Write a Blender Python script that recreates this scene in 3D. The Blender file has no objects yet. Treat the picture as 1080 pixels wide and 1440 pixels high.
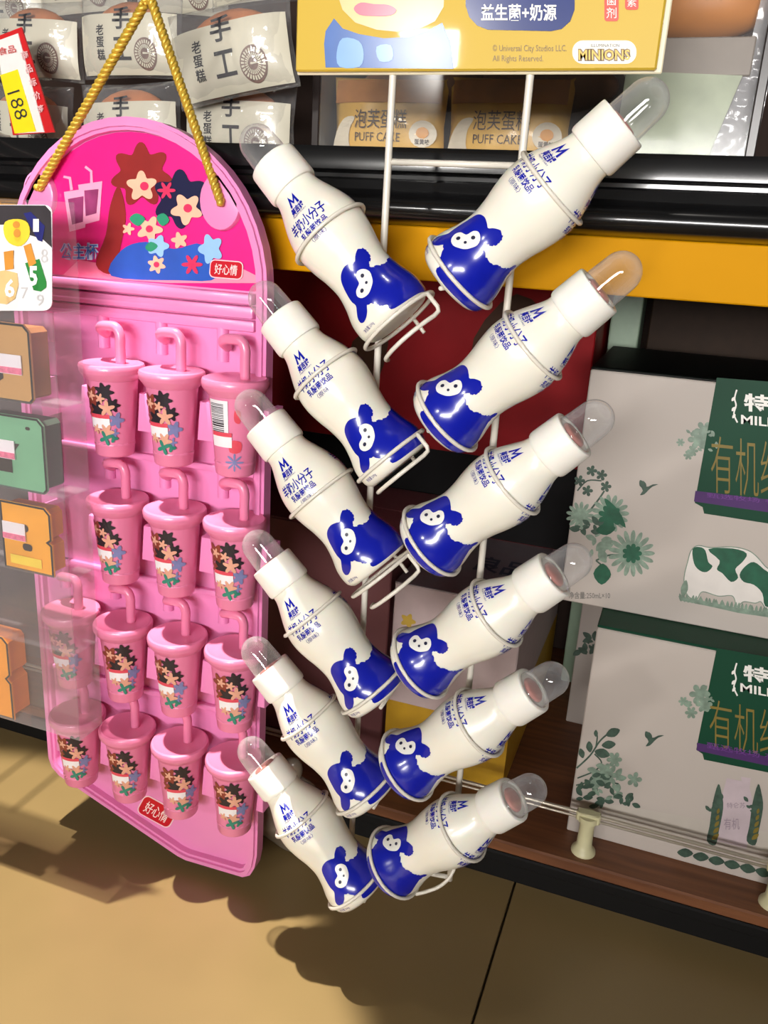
import bpy, bmesh, math, random
from mathutils import Vector, Matrix
from mathutils.geometry import tessellate_polygon
PI = math.pi
R = math.radians
random.seed(7)
scene = bpy.context.scene
COL = scene.collection

# ------------------------------------------------------------------ camera
H = 0.69                                   # camera height above the floor (m)
FPX = 1179.5                               # focal length in pixels of the 1080x1440 frame
RIGHT = Vector((0.9372, 0.3441, 0.0573)); UP = Vector((-0.1592, 0.2740, 0.9485)); FWD = Vector((-0.3104, 0.8981, -0.3116))
M3 = Matrix((RIGHT, UP, -FWD)).transposed()
q = M3.to_quaternion(); q.normalize()
cam = bpy.data.cameras.new('camera')
cam.sensor_fit = 'VERTICAL'; cam.sensor_height = 36; cam.lens = 36 * FPX / 1440; cam.clip_start = 0.02
camo = bpy.data.objects.new('camera', cam); COL.objects.link(camo)
camo.location = (0, 0, H); camo.rotation_mode = 'QUATERNION'; camo.rotation_quaternion = q
scene.camera = camo
CR = q.to_matrix()

def at(u, v, y):
    """point of the upright plane at distance y that a pixel of the photograph looks at"""
    d = CR @ Vector(((u - 540) / FPX, -(v - 720) / FPX, -1))
    return Vector((0, 0, H)) + d * (y / d.y)

# ------------------------------------------------------------------ light
scene.view_settings.view_transform = 'Standard'; scene.view_settings.look = 'None'
scene.view_settings.gamma = 1; scene.view_settings.use_curve_mapping = False
scene.view_settings.exposure = 0.0
w = bpy.data.worlds.new('world'); scene.world = w; w.use_nodes = True
w.node_tree.nodes['Background'].inputs[0].default_value = (1, 0.93, 0.85, 1)
w.node_tree.nodes['Background'].inputs[1].default_value = 0.085

def area(name, loc, target, size, energy, col=(1, 0.95, 0.88), sy=None):
    l = bpy.data.lights.new(name, 'AREA'); l.energy = energy; l.size = size; l.color = col
    if sy: l.shape = 'RECTANGLE'; l.size_y = sy
    o = bpy.data.objects.new(name, l); COL.objects.link(o); o.location = loc
    o.rotation_euler = (Vector(target) - Vector(loc)).to_track_quat('-Z', 'Y').to_euler()
    return o
def spot(name, loc, target, angle, energy, blend=0.2, rad=0.03, col=(1, 0.93, 0.82)):
    l = bpy.data.lights.new(name, 'SPOT'); l.energy = energy; l.spot_size = R(angle); l.spot_blend = blend
    l.shadow_soft_size = rad; l.color = col
    o = bpy.data.objects.new(name, l); COL.objects.link(o); o.location = loc
    o.rotation_euler = (Vector(target) - Vector(loc)).to_track_quat('-Z', 'Y').to_euler()
    return o
spot('ceiling_downlight', (-0.63, 0.43, 2.7), (-0.62, 0.23, 0), 23.5, 640, 0.10, 0.02)  # cone kept narrow; its edge stands in for a cast shadow at right
area('aisle_lamp', (-1.13, -2.2, 1.39), (-0.3, 0.6, 0.7), 0.22, 15, (1, 0.97, 0.92), 0.12)
g_ = area('front_fill', (0.10, -2.4, 0.95), (-0.35, 0.6, 1.12), 1.5, 17.0, (1, 0.97, 0.94), 0.4)  # soft fill added to brighten the fronts, no such lamp known
g_.data.spread = R(64)
area('ceiling_panel', (-0.20, 0.25, 2.6), (-0.2, 0.6, 0.4), 0.10, 3, (1, 0.95, 0.87))
scene.cycles.transparent_max_bounces = 40

# ------------------------------------------------------------------ materials
def lin(c):
    return tuple(((x / 255) / 12.92 if x <= 10 else (((x / 255) + 0.055) / 1.055) ** 2.4) for x in c) + (1,)
MATS = {}
def mat(name, rgb, rough=0.45, var=0.04, scale=60.0, bump=0.0, metal=0.0, coat=0.0, sub=0.0, spec=0.5, crough=0.08):
    if name in MATS: return MATS[name]
    m = bpy.data.materials.new(name); m.use_nodes = True; nt = m.node_tree; b = nt.nodes['Principled BSDF']
    tc = nt.nodes.new('ShaderNodeTexCoord'); n = nt.nodes.new('ShaderNodeTexNoise'); n.inputs['Scale'].default_value = scale
    n.inputs['Detail'].default_value = 3
    nt.links.new(tc.outputs['Object'], n.inputs['Vector'])
    rp = nt.nodes.new('ShaderNodeValToRGB'); c = lin(rgb)
    rp.color_ramp.elements[0].position = 0.3; rp.color_ramp.elements[1].position = 0.7
    rp.color_ramp.elements[0].color = tuple(x * (1 - var) for x in c[:3]) + (1,)
    rp.color_ramp.elements[1].color = tuple(min(1, x * (1 + var)) for x in c[:3]) + (1,)
    nt.links.new(n.outputs['Fac'], rp.inputs['Fac']); nt.links.new(rp.outputs['Color'], b.inputs['Base Color'])
    b.inputs['Roughness'].default_value = rough; b.inputs['Metallic'].default_value = metal
    b.inputs['Coat Weight'].default_value = coat; b.inputs['Coat Roughness'].default_value = crough
    b.inputs['Specular IOR Level'].default_value = spec
    if sub:
        b.inputs['Subsurface Weight'].default_value = sub; b.inputs['Subsurface Scale'].default_value = 0.004
    if bump:
        bp = nt.nodes.new('ShaderNodeBump'); bp.inputs['Strength'].default_value = bump; bp.inputs['Distance'].default_value = 0.002
        nt.links.new(n.outputs['Fac'], bp.inputs['Height']); nt.links.new(bp.outputs['Normal'], b.inputs['Normal'])
    MATS[name] = m
    return m
def clear(name, tint=(0.97, 0.97, 0.97), milky=0.04, edge=0.35, rough=0.03, bump=0.0, gloss=0.03):
    """thin clear plastic: lets light straight through, reflects and whitens towards grazing angles"""
    if name in MATS: return MATS[name]
    m = bpy.data.materials.new(name); m.use_nodes = True; nt = m.node_tree; nt.nodes.clear()
    N = nt.nodes.new; L = nt.links.new
    out = N('ShaderNodeOutputMaterial'); tr = N('ShaderNodeBsdfTransparent'); tr.inputs[0].default_value = tint + (1,)
    gl = N('ShaderNodeBsdfGlossy'); gl.inputs['Roughness'].default_value = rough
    df = N('ShaderNodeBsdfDiffuse'); df.inputs[0].default_value = (0.85, 0.85, 0.87, 1)
    lw = N('ShaderNodeLayerWeight'); lw.inputs['Blend'].default_value = 0.35
    pw = N('ShaderNodeMath'); pw.operation = 'POWER'; pw.inputs[1].default_value = 3.0; L(lw.outputs['Facing'], pw.inputs[0])
    fr = N('ShaderNodeMath'); fr.operation = 'MULTIPLY_ADD'; fr.inputs[1].default_value = 0.35; fr.inputs[2].default_value = gloss; L(pw.outputs[0], fr.inputs[0])
    lw.inputs['Blend'].default_value = 0.5
    ma = N('ShaderNodeMath'); ma.operation = 'MULTIPLY_ADD'; ma.inputs[1].default_value = edge; ma.inputs[2].default_value = milky
    L(lw.outputs['Facing'], ma.inputs[0])
    m1 = N('ShaderNodeMixShader'); L(ma.outputs[0], m1.inputs[0]); L(tr.outputs[0], m1.inputs[1]); L(df.outputs[0], m1.inputs[2])
    m2 = N('ShaderNodeMixShader'); L(fr.outputs[0], m2.inputs[0]); L(m1.outputs[0], m2.inputs[1]); L(gl.outputs[0], m2.inputs[2])
    if bump:
        tc = N('ShaderNodeTexCoord'); n = N('ShaderNodeTexNoise'); n.inputs['Scale'].default_value = 45; n.inputs['Detail'].default_value = 2
        L(tc.outputs['Object'], n.inputs['Vector'])
        bp = N('ShaderNodeBump'); bp.inputs['Strength'].default_value = bump; bp.inputs['Distance'].default_value = 0.01
        L(n.outputs['Fac'], bp.inputs['Height']); L(bp.outputs['Normal'], gl.inputs['Normal'])
    L(m2.outputs[0], out.inputs[0]); MATS[name] = m
    return m
def wood(name, c1, c2, scale=9.0, rough=0.5):
    m = mat(name, c1, rough); nt = m.node_tree
    n = [x for x in nt.nodes if x.type == 'TEX_NOISE'][0]; n.inputs['Scale'].default_value = scale
    mp = nt.nodes.new('ShaderNodeMapping'); mp.inputs['Scale'].default_value = (1, 14, 14)
    tc = [x for x in nt.nodes if x.type == 'TEX_COORD'][0]
    nt.links.new(tc.outputs['Object'], mp.inputs['Vector']); nt.links.new(mp.outputs['Vector'], n.inputs['Vector'])
    rp = [x for x in nt.nodes if x.type == 'VALTORGB'][0]
    rp.color_ramp.elements[0].color = lin(c1); rp.color_ramp.elements[1].color = lin(c2)
    return m

# ------------------------------------------------------------------ mesh helpers
def new(): return bmesh.new()
def obj(name, bm, m, parent=None, smooth=False, loc=None, kind=None):
    me = bpy.data.meshes.new(name); bm.normal_update(); bm.to_mesh(me); bm.free()
    if smooth:
        for p in me.polygons: p.use_smooth = True
        if smooth != True: me.set_sharp_from_angle(angle=R(smooth))
    for mm in (m if isinstance(m, (list, tuple)) else [m]): me.materials.append(mm)
    o = bpy.data.objects.new(name, me); COL.objects.link(o)
    if parent is not None: o.parent = parent
    if loc is not None: o.location = loc
    if kind: o['kind'] = kind
    return o
def thing(name, label, cat, loc=(0, 0, 0), group=None, rot=None):
    o = bpy.data.objects.new(name, None); COL.objects.link(o); o.location = loc; o.empty_display_size = 0.02
    if rot is not None: o.rotation_mode = 'QUATERNION'; o.rotation_quaternion = rot
    o['label'] = label; o['category'] = cat
    if group: o['group'] = group
    return o
def tag(o, label, cat, group=None):
    o['label'] = label; o['category'] = cat
    if group: o['group'] = group
    return o
def box(bm, x0, x1, y0, y1, z0, z1, bev=0.0, seg=2):
    r = bmesh.ops.create_cube(bm, size=1)
    vs = r['verts']
    for v in vs:
        v.co = Vector(((x0 + x1) / 2 + v.co.x * (x1 - x0), (y0 + y1) / 2 + v.co.y * (y1 - y0), (z0 + z1) / 2 + v.co.z * (z1 - z0)))
    if bev:
        es = list({e for v in vs for e in v.link_edges})
        bmesh.ops.bevel(bm, geom=es, offset=bev, segments=seg, affect='EDGES', profile=0.5)
def lathe(bm, prof, seg=48, cap0=True, cap1=True, c=(0, 0, 0)):
    rings = []
    for z, r in prof:
        rings.append([bm.verts.new((c[0] + r * math.cos(2 * PI * k / seg), c[1] + r * math.sin(2 * PI * k / seg), c[2] + z)) for k in range(seg)])
    for a, b in zip(rings, rings[1:]):
        for k in range(seg):
            bm.faces.new((a[k], a[(k + 1) % seg], b[(k + 1) % seg], b[k]))
    if cap0: bm.faces.new(rings[0][::-1])
    if cap1: bm.faces.new(rings[-1])
def tube(bm, pts, r, seg=8, closed=False, caps=True):
    pts = [Vector(p) for p in pts]; n = len(pts); rings = []
    t0 = (pts[1] - pts[0]).normalized()
    u = t0.orthogonal().normalized()
    for i, p in enumerate(pts):
        a = pts[(i - 1) % n] if (closed or i > 0) else p
        b = pts[(i + 1) % n] if (closed or i < n - 1) else p
        t = (b - a).normalized(); u = (u - t * u.dot(t)).normalized(); v = t.cross(u)
        rr = r[i] if isinstance(r, (list, tuple)) else r
        rings.append([bm.verts.new(p + (u * math.cos(2 * PI * k / seg) + v * math.sin(2 * PI * k / seg)) * rr) for k in range(seg)])
    m = n if closed else n - 1
    for i in range(m):
        a, b = rings[i], rings[(i + 1) % n]
        off = 0
        if closed and i == n - 1:
            off = min(range(seg), key=lambda s: (a[0].co - b[s].co).length)
        for k in range(seg):
            bm.faces.new((a[k], a[(k + 1) % seg], b[(k + 1 + off) % seg], b[(k + off) % seg]))
    if caps and not closed:
        bm.faces.new(rings[0][::-1]); bm.faces.new(rings[-1])
def smoothpath(pts, sub=6):
    pts = [Vector(p) for p in pts]; out = []
    for i in range(len(pts) - 1):
        p0 = pts[max(i - 1, 0)]; p1 = pts[i]; p2 = pts[i + 1]; p3 = pts[min(i + 2, len(pts) - 1)]
        for k in range(sub):
            t = k / sub
            out.append(0.5 * ((2 * p1) + (p2 - p0) * t + (2 * p0 - 5 * p1 + 4 * p2 - p3) * t * t + (3 * p1 - p0 - 3 * p2 + p3) * t ** 3))
    out.append(pts[-1]); return out
def prism(bm, poly, y0, y1, bev=0.0, seg=2):
    """outline in x,z, front at y0 (towards the camera), back at y1"""
    a = sum(p[0] * r[1] - r[0] * p[1] for p, r in zip(poly, poly[1:] + poly[:1]))
    if a < 0: poly = poly[::-1]
    f = [bm.verts.new((p[0], y0, p[1])) for p in poly]; b = [bm.verts.new((p[0], y1, p[1])) for p in poly]
    n = len(poly); ff = bm.faces.new(f); bm.faces.new(b[::-1])
    for i in range(n): bm.faces.new((f[(i + 1) % n], f[i], b[i], b[(i + 1) % n]))
    if bev: bmesh.ops.bevel(bm, geom=list(ff.edges), offset=bev, segments=seg, affect='EDGES', profile=0.5)
def ring_prism(bm, outer, inner, y0, y1):
    n = len(outer)
    O = [[bm.verts.new((p[0], y, p[1])) for p in outer] for y in (y0, y1)]
    I = [[bm.verts.new((p[0], y, p[1])) for p in inner] for y in (y0, y1)]
    for i in range(n):
        j = (i + 1) % n
        bm.faces.new((O[0][i], O[0][j], I[0][j], I[0][i])); bm.faces.new((O[1][j], O[1][i], I[1][i], I[1][j]))
        bm.faces.new((O[0][j], O[0][i], O[1][i], O[1][j])); bm.faces.new((I[0][i], I[0][j], I[1][j], I[1][i]))
    bmesh.ops.recalc_face_normals(bm, faces=bm.faces)
def circ(cx, cz, rx, rz=None, n=20, rot=0.0):
    rz = rz or rx; o = []
    for k in range(n):
        a = 2 * PI * k / n; x = rx * math.cos(a); z = rz * math.sin(a)
        o.append((cx + x * math.cos(rot) - z * math.sin(rot), cz + x * math.sin(rot) + z * math.cos(rot)))
    return o
def rrect(x0, z0, x1, z1, r, n=4):
    o = []
    for cx, cz, a0 in ((x1 - r, z0 + r, -90), (x1 - r, z1 - r, 0), (x0 + r, z1 - r, 90), (x0 + r, z0 + r, 180)):
        for k in range(n + 1):
            a = R(a0 + 90 * k / n); o.append((cx + r * math.cos(a), cz + r * math.sin(a)))
    return o
def spline2(pts, sub=4):
    o = []; n = len(pts)
    for i in range(n):
        p0, p1, p2, p3 = [Vector(pts[(i + d) % n]).to_2d() if False else Vector((pts[(i + d) % n][0], pts[(i + d) % n][1])) for d in (-1, 0, 1, 2)]
        for k in range(sub):
            t = k / sub
            v = 0.5 * ((2 * p1) + (p2 - p0) * t + (2 * p0 - 5 * p1 + 4 * p2 - p3) * t * t + (3 * p1 - p0 - 3 * p2 + p3) * t ** 3)
            o.append((v.x, v.y))
    return o

# ---- flat print: polygons and lettering as thin meshes laid on a surface
def poly(bm, pts, f=None):
    """fill a 2-d outline; f maps (a,b) to a point"""
    vs = [bm.verts.new((p[0], p[1], 0) if f is None else f(*p)) for p in pts]
    out = []
    for t in tessellate_polygon([[Vector((p[0], p[1], 0)) for p in pts]]):
        try: out.append(bm.faces.new([vs[i] for i in t]))
        except ValueError: pass
    return out
TXT = {}
def text_tris(s, bold=0.0, res=2):
    k = (s, bold, res)
    if k in TXT: return TXT[k]
    c = bpy.data.curves.new('lettering', 'FONT'); c.body = s; c.size = 1; c.resolution_u = res; c.offset = bold
    c.dimensions = '2D'; c.fill_mode = 'FRONT'; c.align_x = 'LEFT'
    o = bpy.data.objects.new('lettering', c); COL.objects.link(o)
    bpy.context.view_layer.update()
    dg = bpy.context.evaluated_depsgraph_get(); me = bpy.data.meshes.new_from_object(o.evaluated_get(dg))
    V = [(v.co.x, v.co.y) for v in me.vertices]; F = [tuple(p.vertices) for p in me.polygons]
    bpy.data.objects.remove(o); bpy.data.curves.remove(c); bpy.data.meshes.remove(me)
    if V:
        x0 = min(v[0] for v in V); x1 = max(v[0] for v in V); y0 = min(v[1] for v in V); y1 = max(v[1] for v in V)
    else: x0 = x1 = y0 = y1 = 0
    TXT[k] = (V, F, x0, x1, y0, y1); return TXT[k]
def text(bm, s, f=None, box4=(0, 0, 1, 1), bold=0.0, res=2, shear=0.0):
    """lettering scaled to fill the rectangle box4 = x0, z0, x1, z1"""
    V, F, x0, x1, y0, y1 = text_tris(s, bold, res)
    if not V: return
    sx = (box4[2] - box4[0]) / max(x1 - x0, 1e-6); sy = (box4[3] - box4[1]) / max(y1 - y0, 1e-6)
    P = []
    for v in V:
        b = box4[1] + (v[1] - y0) * sy; a = box4[0] + (v[0] - x0) * sx + shear * (b - box4[1])
        P.append(bm.verts.new((a, b, 0) if f is None else f(a, b)))
    for t in F:
        try: bm.faces.new([P[i] for i in t])
        except ValueError: pass
def vtext(bm, s, f, x, z, size, step=1.12, bold=0.0):
    for i, ch in enumerate(s):
        text(bm, ch, f, (x, z - i * size * step, x + size, z - i * size * step + size), bold)
def wrap(bm, rad, eps=0.0003, da=5.0, dt=0.0025):
    """flat mesh in (degrees, metres) -> cut in strips and wrapped round the vertical axis, 0 degrees facing -y"""
    if not bm.verts: return
    xs = [v.co.x for v in bm.verts]; ys = [v.co.y for v in bm.verts]
    def cuts(lo, hi, st):
        k = math.ceil(lo / st)
        while k * st < hi: yield k * st; k += 1
    for x in cuts(min(xs), max(xs), da):
        bmesh.ops.bisect_plane(bm, geom=bm.verts[:] + bm.edges[:] + bm.faces[:], plane_co=(x, 0, 0), plane_no=(1, 0, 0), dist=1e-7)
    for y in cuts(min(ys), max(ys), dt):
        bmesh.ops.bisect_plane(bm, geom=bm.verts[:] + bm.edges[:] + bm.faces[:], plane_co=(0, y, 0), plane_no=(0, 1, 0), dist=1e-7)
    for v in bm.verts:
        a = R(v.co.x); r = rad(v.co.y) + eps
        v.co = Vector((r * math.sin(a), -r * math.cos(a), v.co.y))
def front(x0, z0, y):
    """map for print on an upright face: local metres from (x0, z0) at depth y"""
    return lambda a, b: (x0 + a, y, z0 + b)
def pxmap(y, d, ox=0, oy=0, oz=0):
    """map for print placed by its position in the photograph on the upright plane y; d = lift off the surface"""
    def f(u, v):
        p = at(u, v, y); return (p.x - ox, y - d - oy, p.z - oz)
    return f

# ------------------------------------------------------------------ setting: floor
tile_m = mat('floor_tile', (134, 113, 74), 0.34, 0.09, 5.0)
bm = new(); box(bm, -3, 3, -2.5, 2.5, -0.06, -0.012)
fl = obj('floor', bm, mat('floor_grout', (70, 60, 48), 0.8)); fl['kind'] = 'structure'
for i in range(-3, 4):
    for j in range(-3, 3):
        bm = new(); x = -0.09 + 0.8 * i; y = 0.05 + 0.8 * j
        box(bm, x + 0.0012, x + 0.7988, y + 0.0012, y + 0.7988, -0.012, 0.0, 0.0008, 1)
        obj('tile', bm, tile_m, fl)

# ------------------------------------------------------------------ the shelf unit
def Z(z): return z + H                      # heights measured from the camera -> world
black = mat('black_plastic', (16, 16, 17), 0.22, 0.1, 30, coat=0.3)
blackm = mat('black_paint', (12, 11, 11), 0.6, 0.15, 20, spec=.25)
yel = mat('yellow_enamel', (206, 144, 0), 0.6, 0.03, 12, spec=0.1)
woodm = wood('brown_wood', (98, 58, 34), (126, 78, 46))
shelf = thing('shelf_unit', 'long black and yellow shop shelf unit with a low wooden bottom deck', 'shelf', (-0.3, 0.95, 0))
def sh(name, bm, m, smooth=False):
    o = obj(name, bm, m, None, smooth); o.parent = shelf; o.matrix_parent_inverse = Matrix.Translation((0.3, -0.95, 0)); return o
X0, X1 = -1.9, 1.2
# front rail profile (y, z from the camera): flat lip, groove, round bull-nose, lower bead
prof = [(0.735, 0.070), (0.702, 0.070), (0.700, 0.066), (0.700, 0.052), (0.705, 0.049), (0.705, 0.046), (0.701, 0.044),
        (0.699, 0.037), (0.703, 0.033)]
for k in range(9):
    a = R(70 - 140 * k / 8); prof.append((0.706 - 0.012 * math.cos(a), 0.0225 + 0.0105 * math.sin(a)))
prof += [(0.716, 0.010), (0.735, 0.010)]
bm = new()
A = [bm.verts.new((X0, y, Z(z))) for y, z in prof]; B = [bm.verts.new((X1, y, Z(z))) for y, z in prof]
for i in range(len(prof)):
    j = (i + 1) % len(prof); bm.faces.new((A[i], A[j], B[j], B[i]))
bm.faces.new(A); bm.faces.new(B[::-1]); bmesh.ops.recalc_face_normals(bm, faces=bm.faces)
sh('front_rail', bm, black, 40)
bm = new(); box(bm, X0, X1, 0.714, 0.722, Z(-0.034), Z(0.010), 0.001, 1); sh('yellow_panel', bm, yel)
bm = new(); box(bm, X0, X1, 0.722, 1.30, Z(0.040), Z(0.058)); sh('top_tray', bm, mat('tray_grey', (60, 50, 44), 0.6))
bm = new(); box(bm, X0, X1, .745, 1.30, Z(.445), Z(.462)); sh('upper_tray', bm, MATS['tray_grey'])
bm = new(); box(bm, X0, X1, .735, .745, Z(.415), Z(.475), .002, 1); sh('upper_rail', bm, black)
bm = new(); box(bm, X0, X1, 1.30, 1.33, 0.0, Z(0.9)); sh('back_panel', bm, mat('back_brown', (52, 38, 32), 0.7, spec=.2))
bm = new(); box(bm, X0, X1, 0.79, 1.30, Z(-0.6515), Z(-0.6365), 0.002, 1); sh('bottom_deck', bm, woodm)
bm = new(); box(bm, X0, X1, 0.795, 0.812, 0.0, Z(-0.6515)); box(bm, X0, X1, 0.790, 0.7975, 0.024, 0.0375, 0.002, 1); sh('kick_plate', bm, blackm)
for x in (-1.3, 0.72):
    bm = new(); box(bm, x, x + 0.04, 0.74, 0.79, 0.0, Z(0.04)); sh('upright', bm, blackm)
chrome = mat('pale_metal', (196, 186, 168), 0.3, 0.03, 40, metal=0.6)
bm = new(); zf = Z(-0.588)
tube(bm, [(-1.2, 0.812, zf), (0.7, 0.812, zf)], 0.0022, 8); tube(bm, [(-1.2, 0.812, zf - 0.006), (0.7, 0.812, zf - 0.006)], 0.0016, 8)
sh('fence_bar', bm, chrome, True)
postm = mat('cream_plastic', (206, 200, 160), 0.4, 0.03)
for x in (-0.0225, 0.172, -0.62):
    bm = new(); zb = Z(-0.6365)
    lathe(bm, [(0, 0.0135), (0.003, 0.0132), (0.006, 0.0105), (0.010, 0.0085), (0.030, 0.0080), (0.040, 0.0085), (0.0415, 0.0115), (0.048, 0.0115)], 20, c=(x, 0.812, zb))
    box(bm, x - 0.013, x + 0.013, 0.806, 0.818, zb + 0.041, zb + 0.0515, 0.0015, 1)
    sh('fence_post', bm, postm, 40)

# ------------------------------------------------------------------ bottle
white = mat('milk_white_film', (238, 234, 221), 0.28, 0.015, 30, coat=0.25, sub=0.12)
capw = mat('white_cap', (242, 239, 231), 0.38, 0.015, 60, sub=0.1)
blue = mat('blue_ink', (14, 26, 158), 0.22, 0.04, 50, coat=0.4)
navy = mat('navy_ink', (50, 48, 140), 0.35, 0.05, 60)
facew = mat('white_ink', (238, 236, 230), 0.3, 0.02)
dark = mat('dark_ink', (30, 32, 60), 0.4, 0.05)
domem = clear('clear_dome', milky=.035, edge=0.30, gloss=.06)
nipm = mat('pink_rubber', (196, 128, 118), 0.35, 0.05)
BP = [(0, .0255), (.003, .0287), (.008, .0300), (.018, .0294), (.030, .0258), (.042, .0238), (.054, .0249), (.066, .0275), (.078, .0292),
      (.088, .0288), (.098, .0263), (.108, .0224), (.116, .0191), (.121, .0178), (.126, .0178)]
def brad(t):
    t = min(max(t, 0), .1259)
    for i in range(len(BP) - 1):
        if BP[i][0] <= t <= BP[i + 1][0]: break
    p0 = BP[max(i - 1, 0)][1]; p1 = BP[i][1]; p2 = BP[i + 1][1]; p3 = BP[min(i + 2, len(BP) - 1)][1]
    h = BP[i + 1][0] - BP[i][0]; s = (t - BP[i][0]) / h
    m1 = (p2 - p0) / (BP[i + 1][0] - BP[max(i - 1, 0)][0]) * h; m2 = (p3 - p1) / (BP[min(i + 2, len(BP) - 1)][0] - BP[i][0]) * h
    if i == 0: m1 = (p2 - p1)
    return (2 * s ** 3 - 3 * s * s + 1) * p1 + (s ** 3 - 2 * s * s + s) * m1 + (-2 * s ** 3 + 3 * s * s) * p2 + (s ** 3 - s * s) * m2
SHEEP = [(-13, 18), (-19, 14.5), (-26, 12), (-34, 11), (-40, 12.5), (-40, 16), (-35, 20), (-31, 24), (-35.5, 28.5), (-37, 34), (-35.5, 40), (-30, 45), (-20, 48.5), (-7, 50.2),
         (4, 49.2), (11, 48), (18, 51), (28, 53.5), (38, 51.5), (40, 47), (36, 43), (29, 41), (26, 38.5), (33, 36.5), (44, 35), (56, 35.5), (68, 37), (82, 38.5), (90, 40.5),
         (98, 45), (103, 43), (101, 37), (106, 28), (112, 16), (111, 3.5), (60, 2.6), (14, 3.2), (8, 8), (2, 11), (-5, 15)]
def bottle_parts():
    P = {}
    bm = new(); lathe(bm, [(t * .126 / 63, brad(t * .126 / 63)) for t in range(64)], 64, True, False)
    P['body'] = (bm, white, 60)
    bm = new()
    lathe(bm, [(.1235, .0179), (.1240, .0190), (.1255, .0197), (.1275, .0199), (.1480, .0193), (.1495, .0190), (.1500, .0184), (.1500, .0160), (.1492, .0155), (.1485, .0154), (.1485, .0)][:-1] + [(.1485, .0005)], 56, False, True)
    P['cap'] = (bm, capw, 40)
    bm = new()
    lathe(bm, [(.1486, .0105), (.1500, .0102), (.1510, .0088), (.1513, .0050), (.1514, .0008)], 28, False, True); P['nipple'] = (bm, nipm, True)
    bm = new(); pr = [(.1487, .0152), (.1497, .0152), (.1500, .0148), (.1510, .0147)]
    pr += [(.1510 + .016 * k / 4, .0147 - .0007 * k / 4) for k in range(1, 5)]
    for k in range(1, 13):
        a = PI / 2 * k / 12; pr.append((.167 + .0145 * math.sin(a), max(.014 * math.cos(a), .0003)))
    lathe(bm, pr, 40, False, True); P['dome_cover'] = (bm, domem, True)
    # blue sheep, its white face, eyes
    rnd = random.Random(3)
    out = []
    pts = spline2(SHEEP, 4)
    for i, p in enumerate(pts):
        j = 0.8 if (p[1] > 30 and p[0] > 26) or (p[1] < 20 and -14 < p[0] < 12) else 0.0
        out.append((p[0] + rnd.uniform(-j, j) * 1.6, (p[1] + rnd.uniform(-j, j)) / 1000))
    bm = new(); poly(bm, out); wrap(bm, brad); P['sheep_print'] = (bm, blue, True)
    # face in a frame tilted by 53 degrees: e = along the eyes, d = towards the mouth (mm)
    ce, se = math.cos(R(53)), math.sin(R(53))
    def fc(e, d):
        e *= 1.42; d = d * 1.28 - .4; return ((e * ce + d * se) / 0.42, (32.3 + e * se - d * ce) / 1000)
    face = [fc(e, d) for e, d in spline2([(-7.0, 0.5), (-6.0, -2.8), (-3.4, -3.6), (-1.2, -2.4), (0, -1.9), (1.2, -2.4), (3.4, -3.6), (6.0, -2.8), (7.0, 0.5), (5.6, 3.8), (2.4, 5.2), (0, 5.6), (-2.4, 5.2), (-5.6, 3.8)], 3)]
    bm = new(); poly(bm, face); wrap(bm, brad, 0.0006); P['sheep_face'] = (bm, facew, True)
    bm = new()
    for e, d, r in ((-3.6, 0, 1.05), (3.6, 0, 1.05), (0, 2.3, 0.75)):
        poly(bm, [fc(e + r * math.cos(a), d + r * math.sin(a)) for a in [2 * PI * k / 12 for k in range(12)]])
    wrap(bm, brad, 0.0009); P['sheep_eyes'] = (bm, dark, True)
    # lettering, three times round the bottle
    bm = new(); bm2 = new()
    for c in (0, 121, 242):
        a = -6 + c
        M = [(-11.5, 109.6), (-8, 119), (0, 113.2), (8, 119), (11.5, 109.6), (6.6, 109.6), (5.6, 114.2), (0, 110.6), (-5.6, 114.2), (-6.6, 109.6)]
        b3 = new(); poly(b3, [(a - 3 + x * 0.95, y / 1000 - 0.002) for x, y in M]); wrap(b3, brad, 0.0005, 8, 0.004); P['logo_mark%d' % c] = (b3, blue, True)
        text(bm, '美吉姆', None, (a - 17, .1012, a + 11, .1072), 0.035, 1)
        text(bm2, 'MEIJIMU DAIRY', None, (a - 17, .0996, a + 11, .1010), 0.0, 1)
        text(bm, '羊奶小分子', None, (a - 34, .0882, a + 34, .0978), 0.016, 1)
        text(bm, '乳酸菌饮品', None, (a - 23, .0815, a + 25, .0872), 0.02, 1)
        text(bm2, '（原味）', None, (a - 12, .0762, a + 14, .0802), 0.0, 1)
    text(bm2, '净含量 200g', None, (-46, .004, -22, .0075), 0.0, 1)
    for m in (bm, bm2): wrap(m, brad, 0.0005, 8, 0.004)
    P['lettering'] = (bm, blue, True); P['small_lettering'] = (bm2, navy, True)
    return P
proto = None
def bottle(base, axis, spin, label):
    global proto
    ax = Vector(axis).normalized(); yy = Vector((0, 1, 0)); yy = (yy - ax * yy.dot(ax)).normalized(); xx = yy.cross(ax)
    m = Matrix((xx, yy, ax)).transposed()
    rot = m.to_quaternion() @ Matrix.Rotation(R(spin), 3, 'Z').to_quaternion()
    t = thing('drink_bottle', label, 'bottle', base, 'white drink bottles with blue sheep on the wire rack', rot)
    if proto is None:
        proto = [obj(n.rstrip('0123456789'), bm, mm, t, s) for n, (bm, mm, s) in bottle_parts().items()]
    else:
        for o in proto:
            c = o.copy(); COL.objects.link(c); c.parent = t
    return t
ORD = ['topmost', 'second from the top', 'third from the top', 'fourth from the top', 'fifth from the top', 'lowest']
AXL = Vector((-.7071, 0, .7071)); AXR = Vector((.7071, 0, .7071))
YB = .603
LSLOT = [(-.1985, YB, Z(-.0665)), (-.1985, YB, Z(-.1700)), (-.1985, YB, Z(-.2680)), (-.2025, YB, Z(-.3770)), (-.2030, YB, Z(-.4790)), (-.2065, YB, Z(-.5840))]
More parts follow.
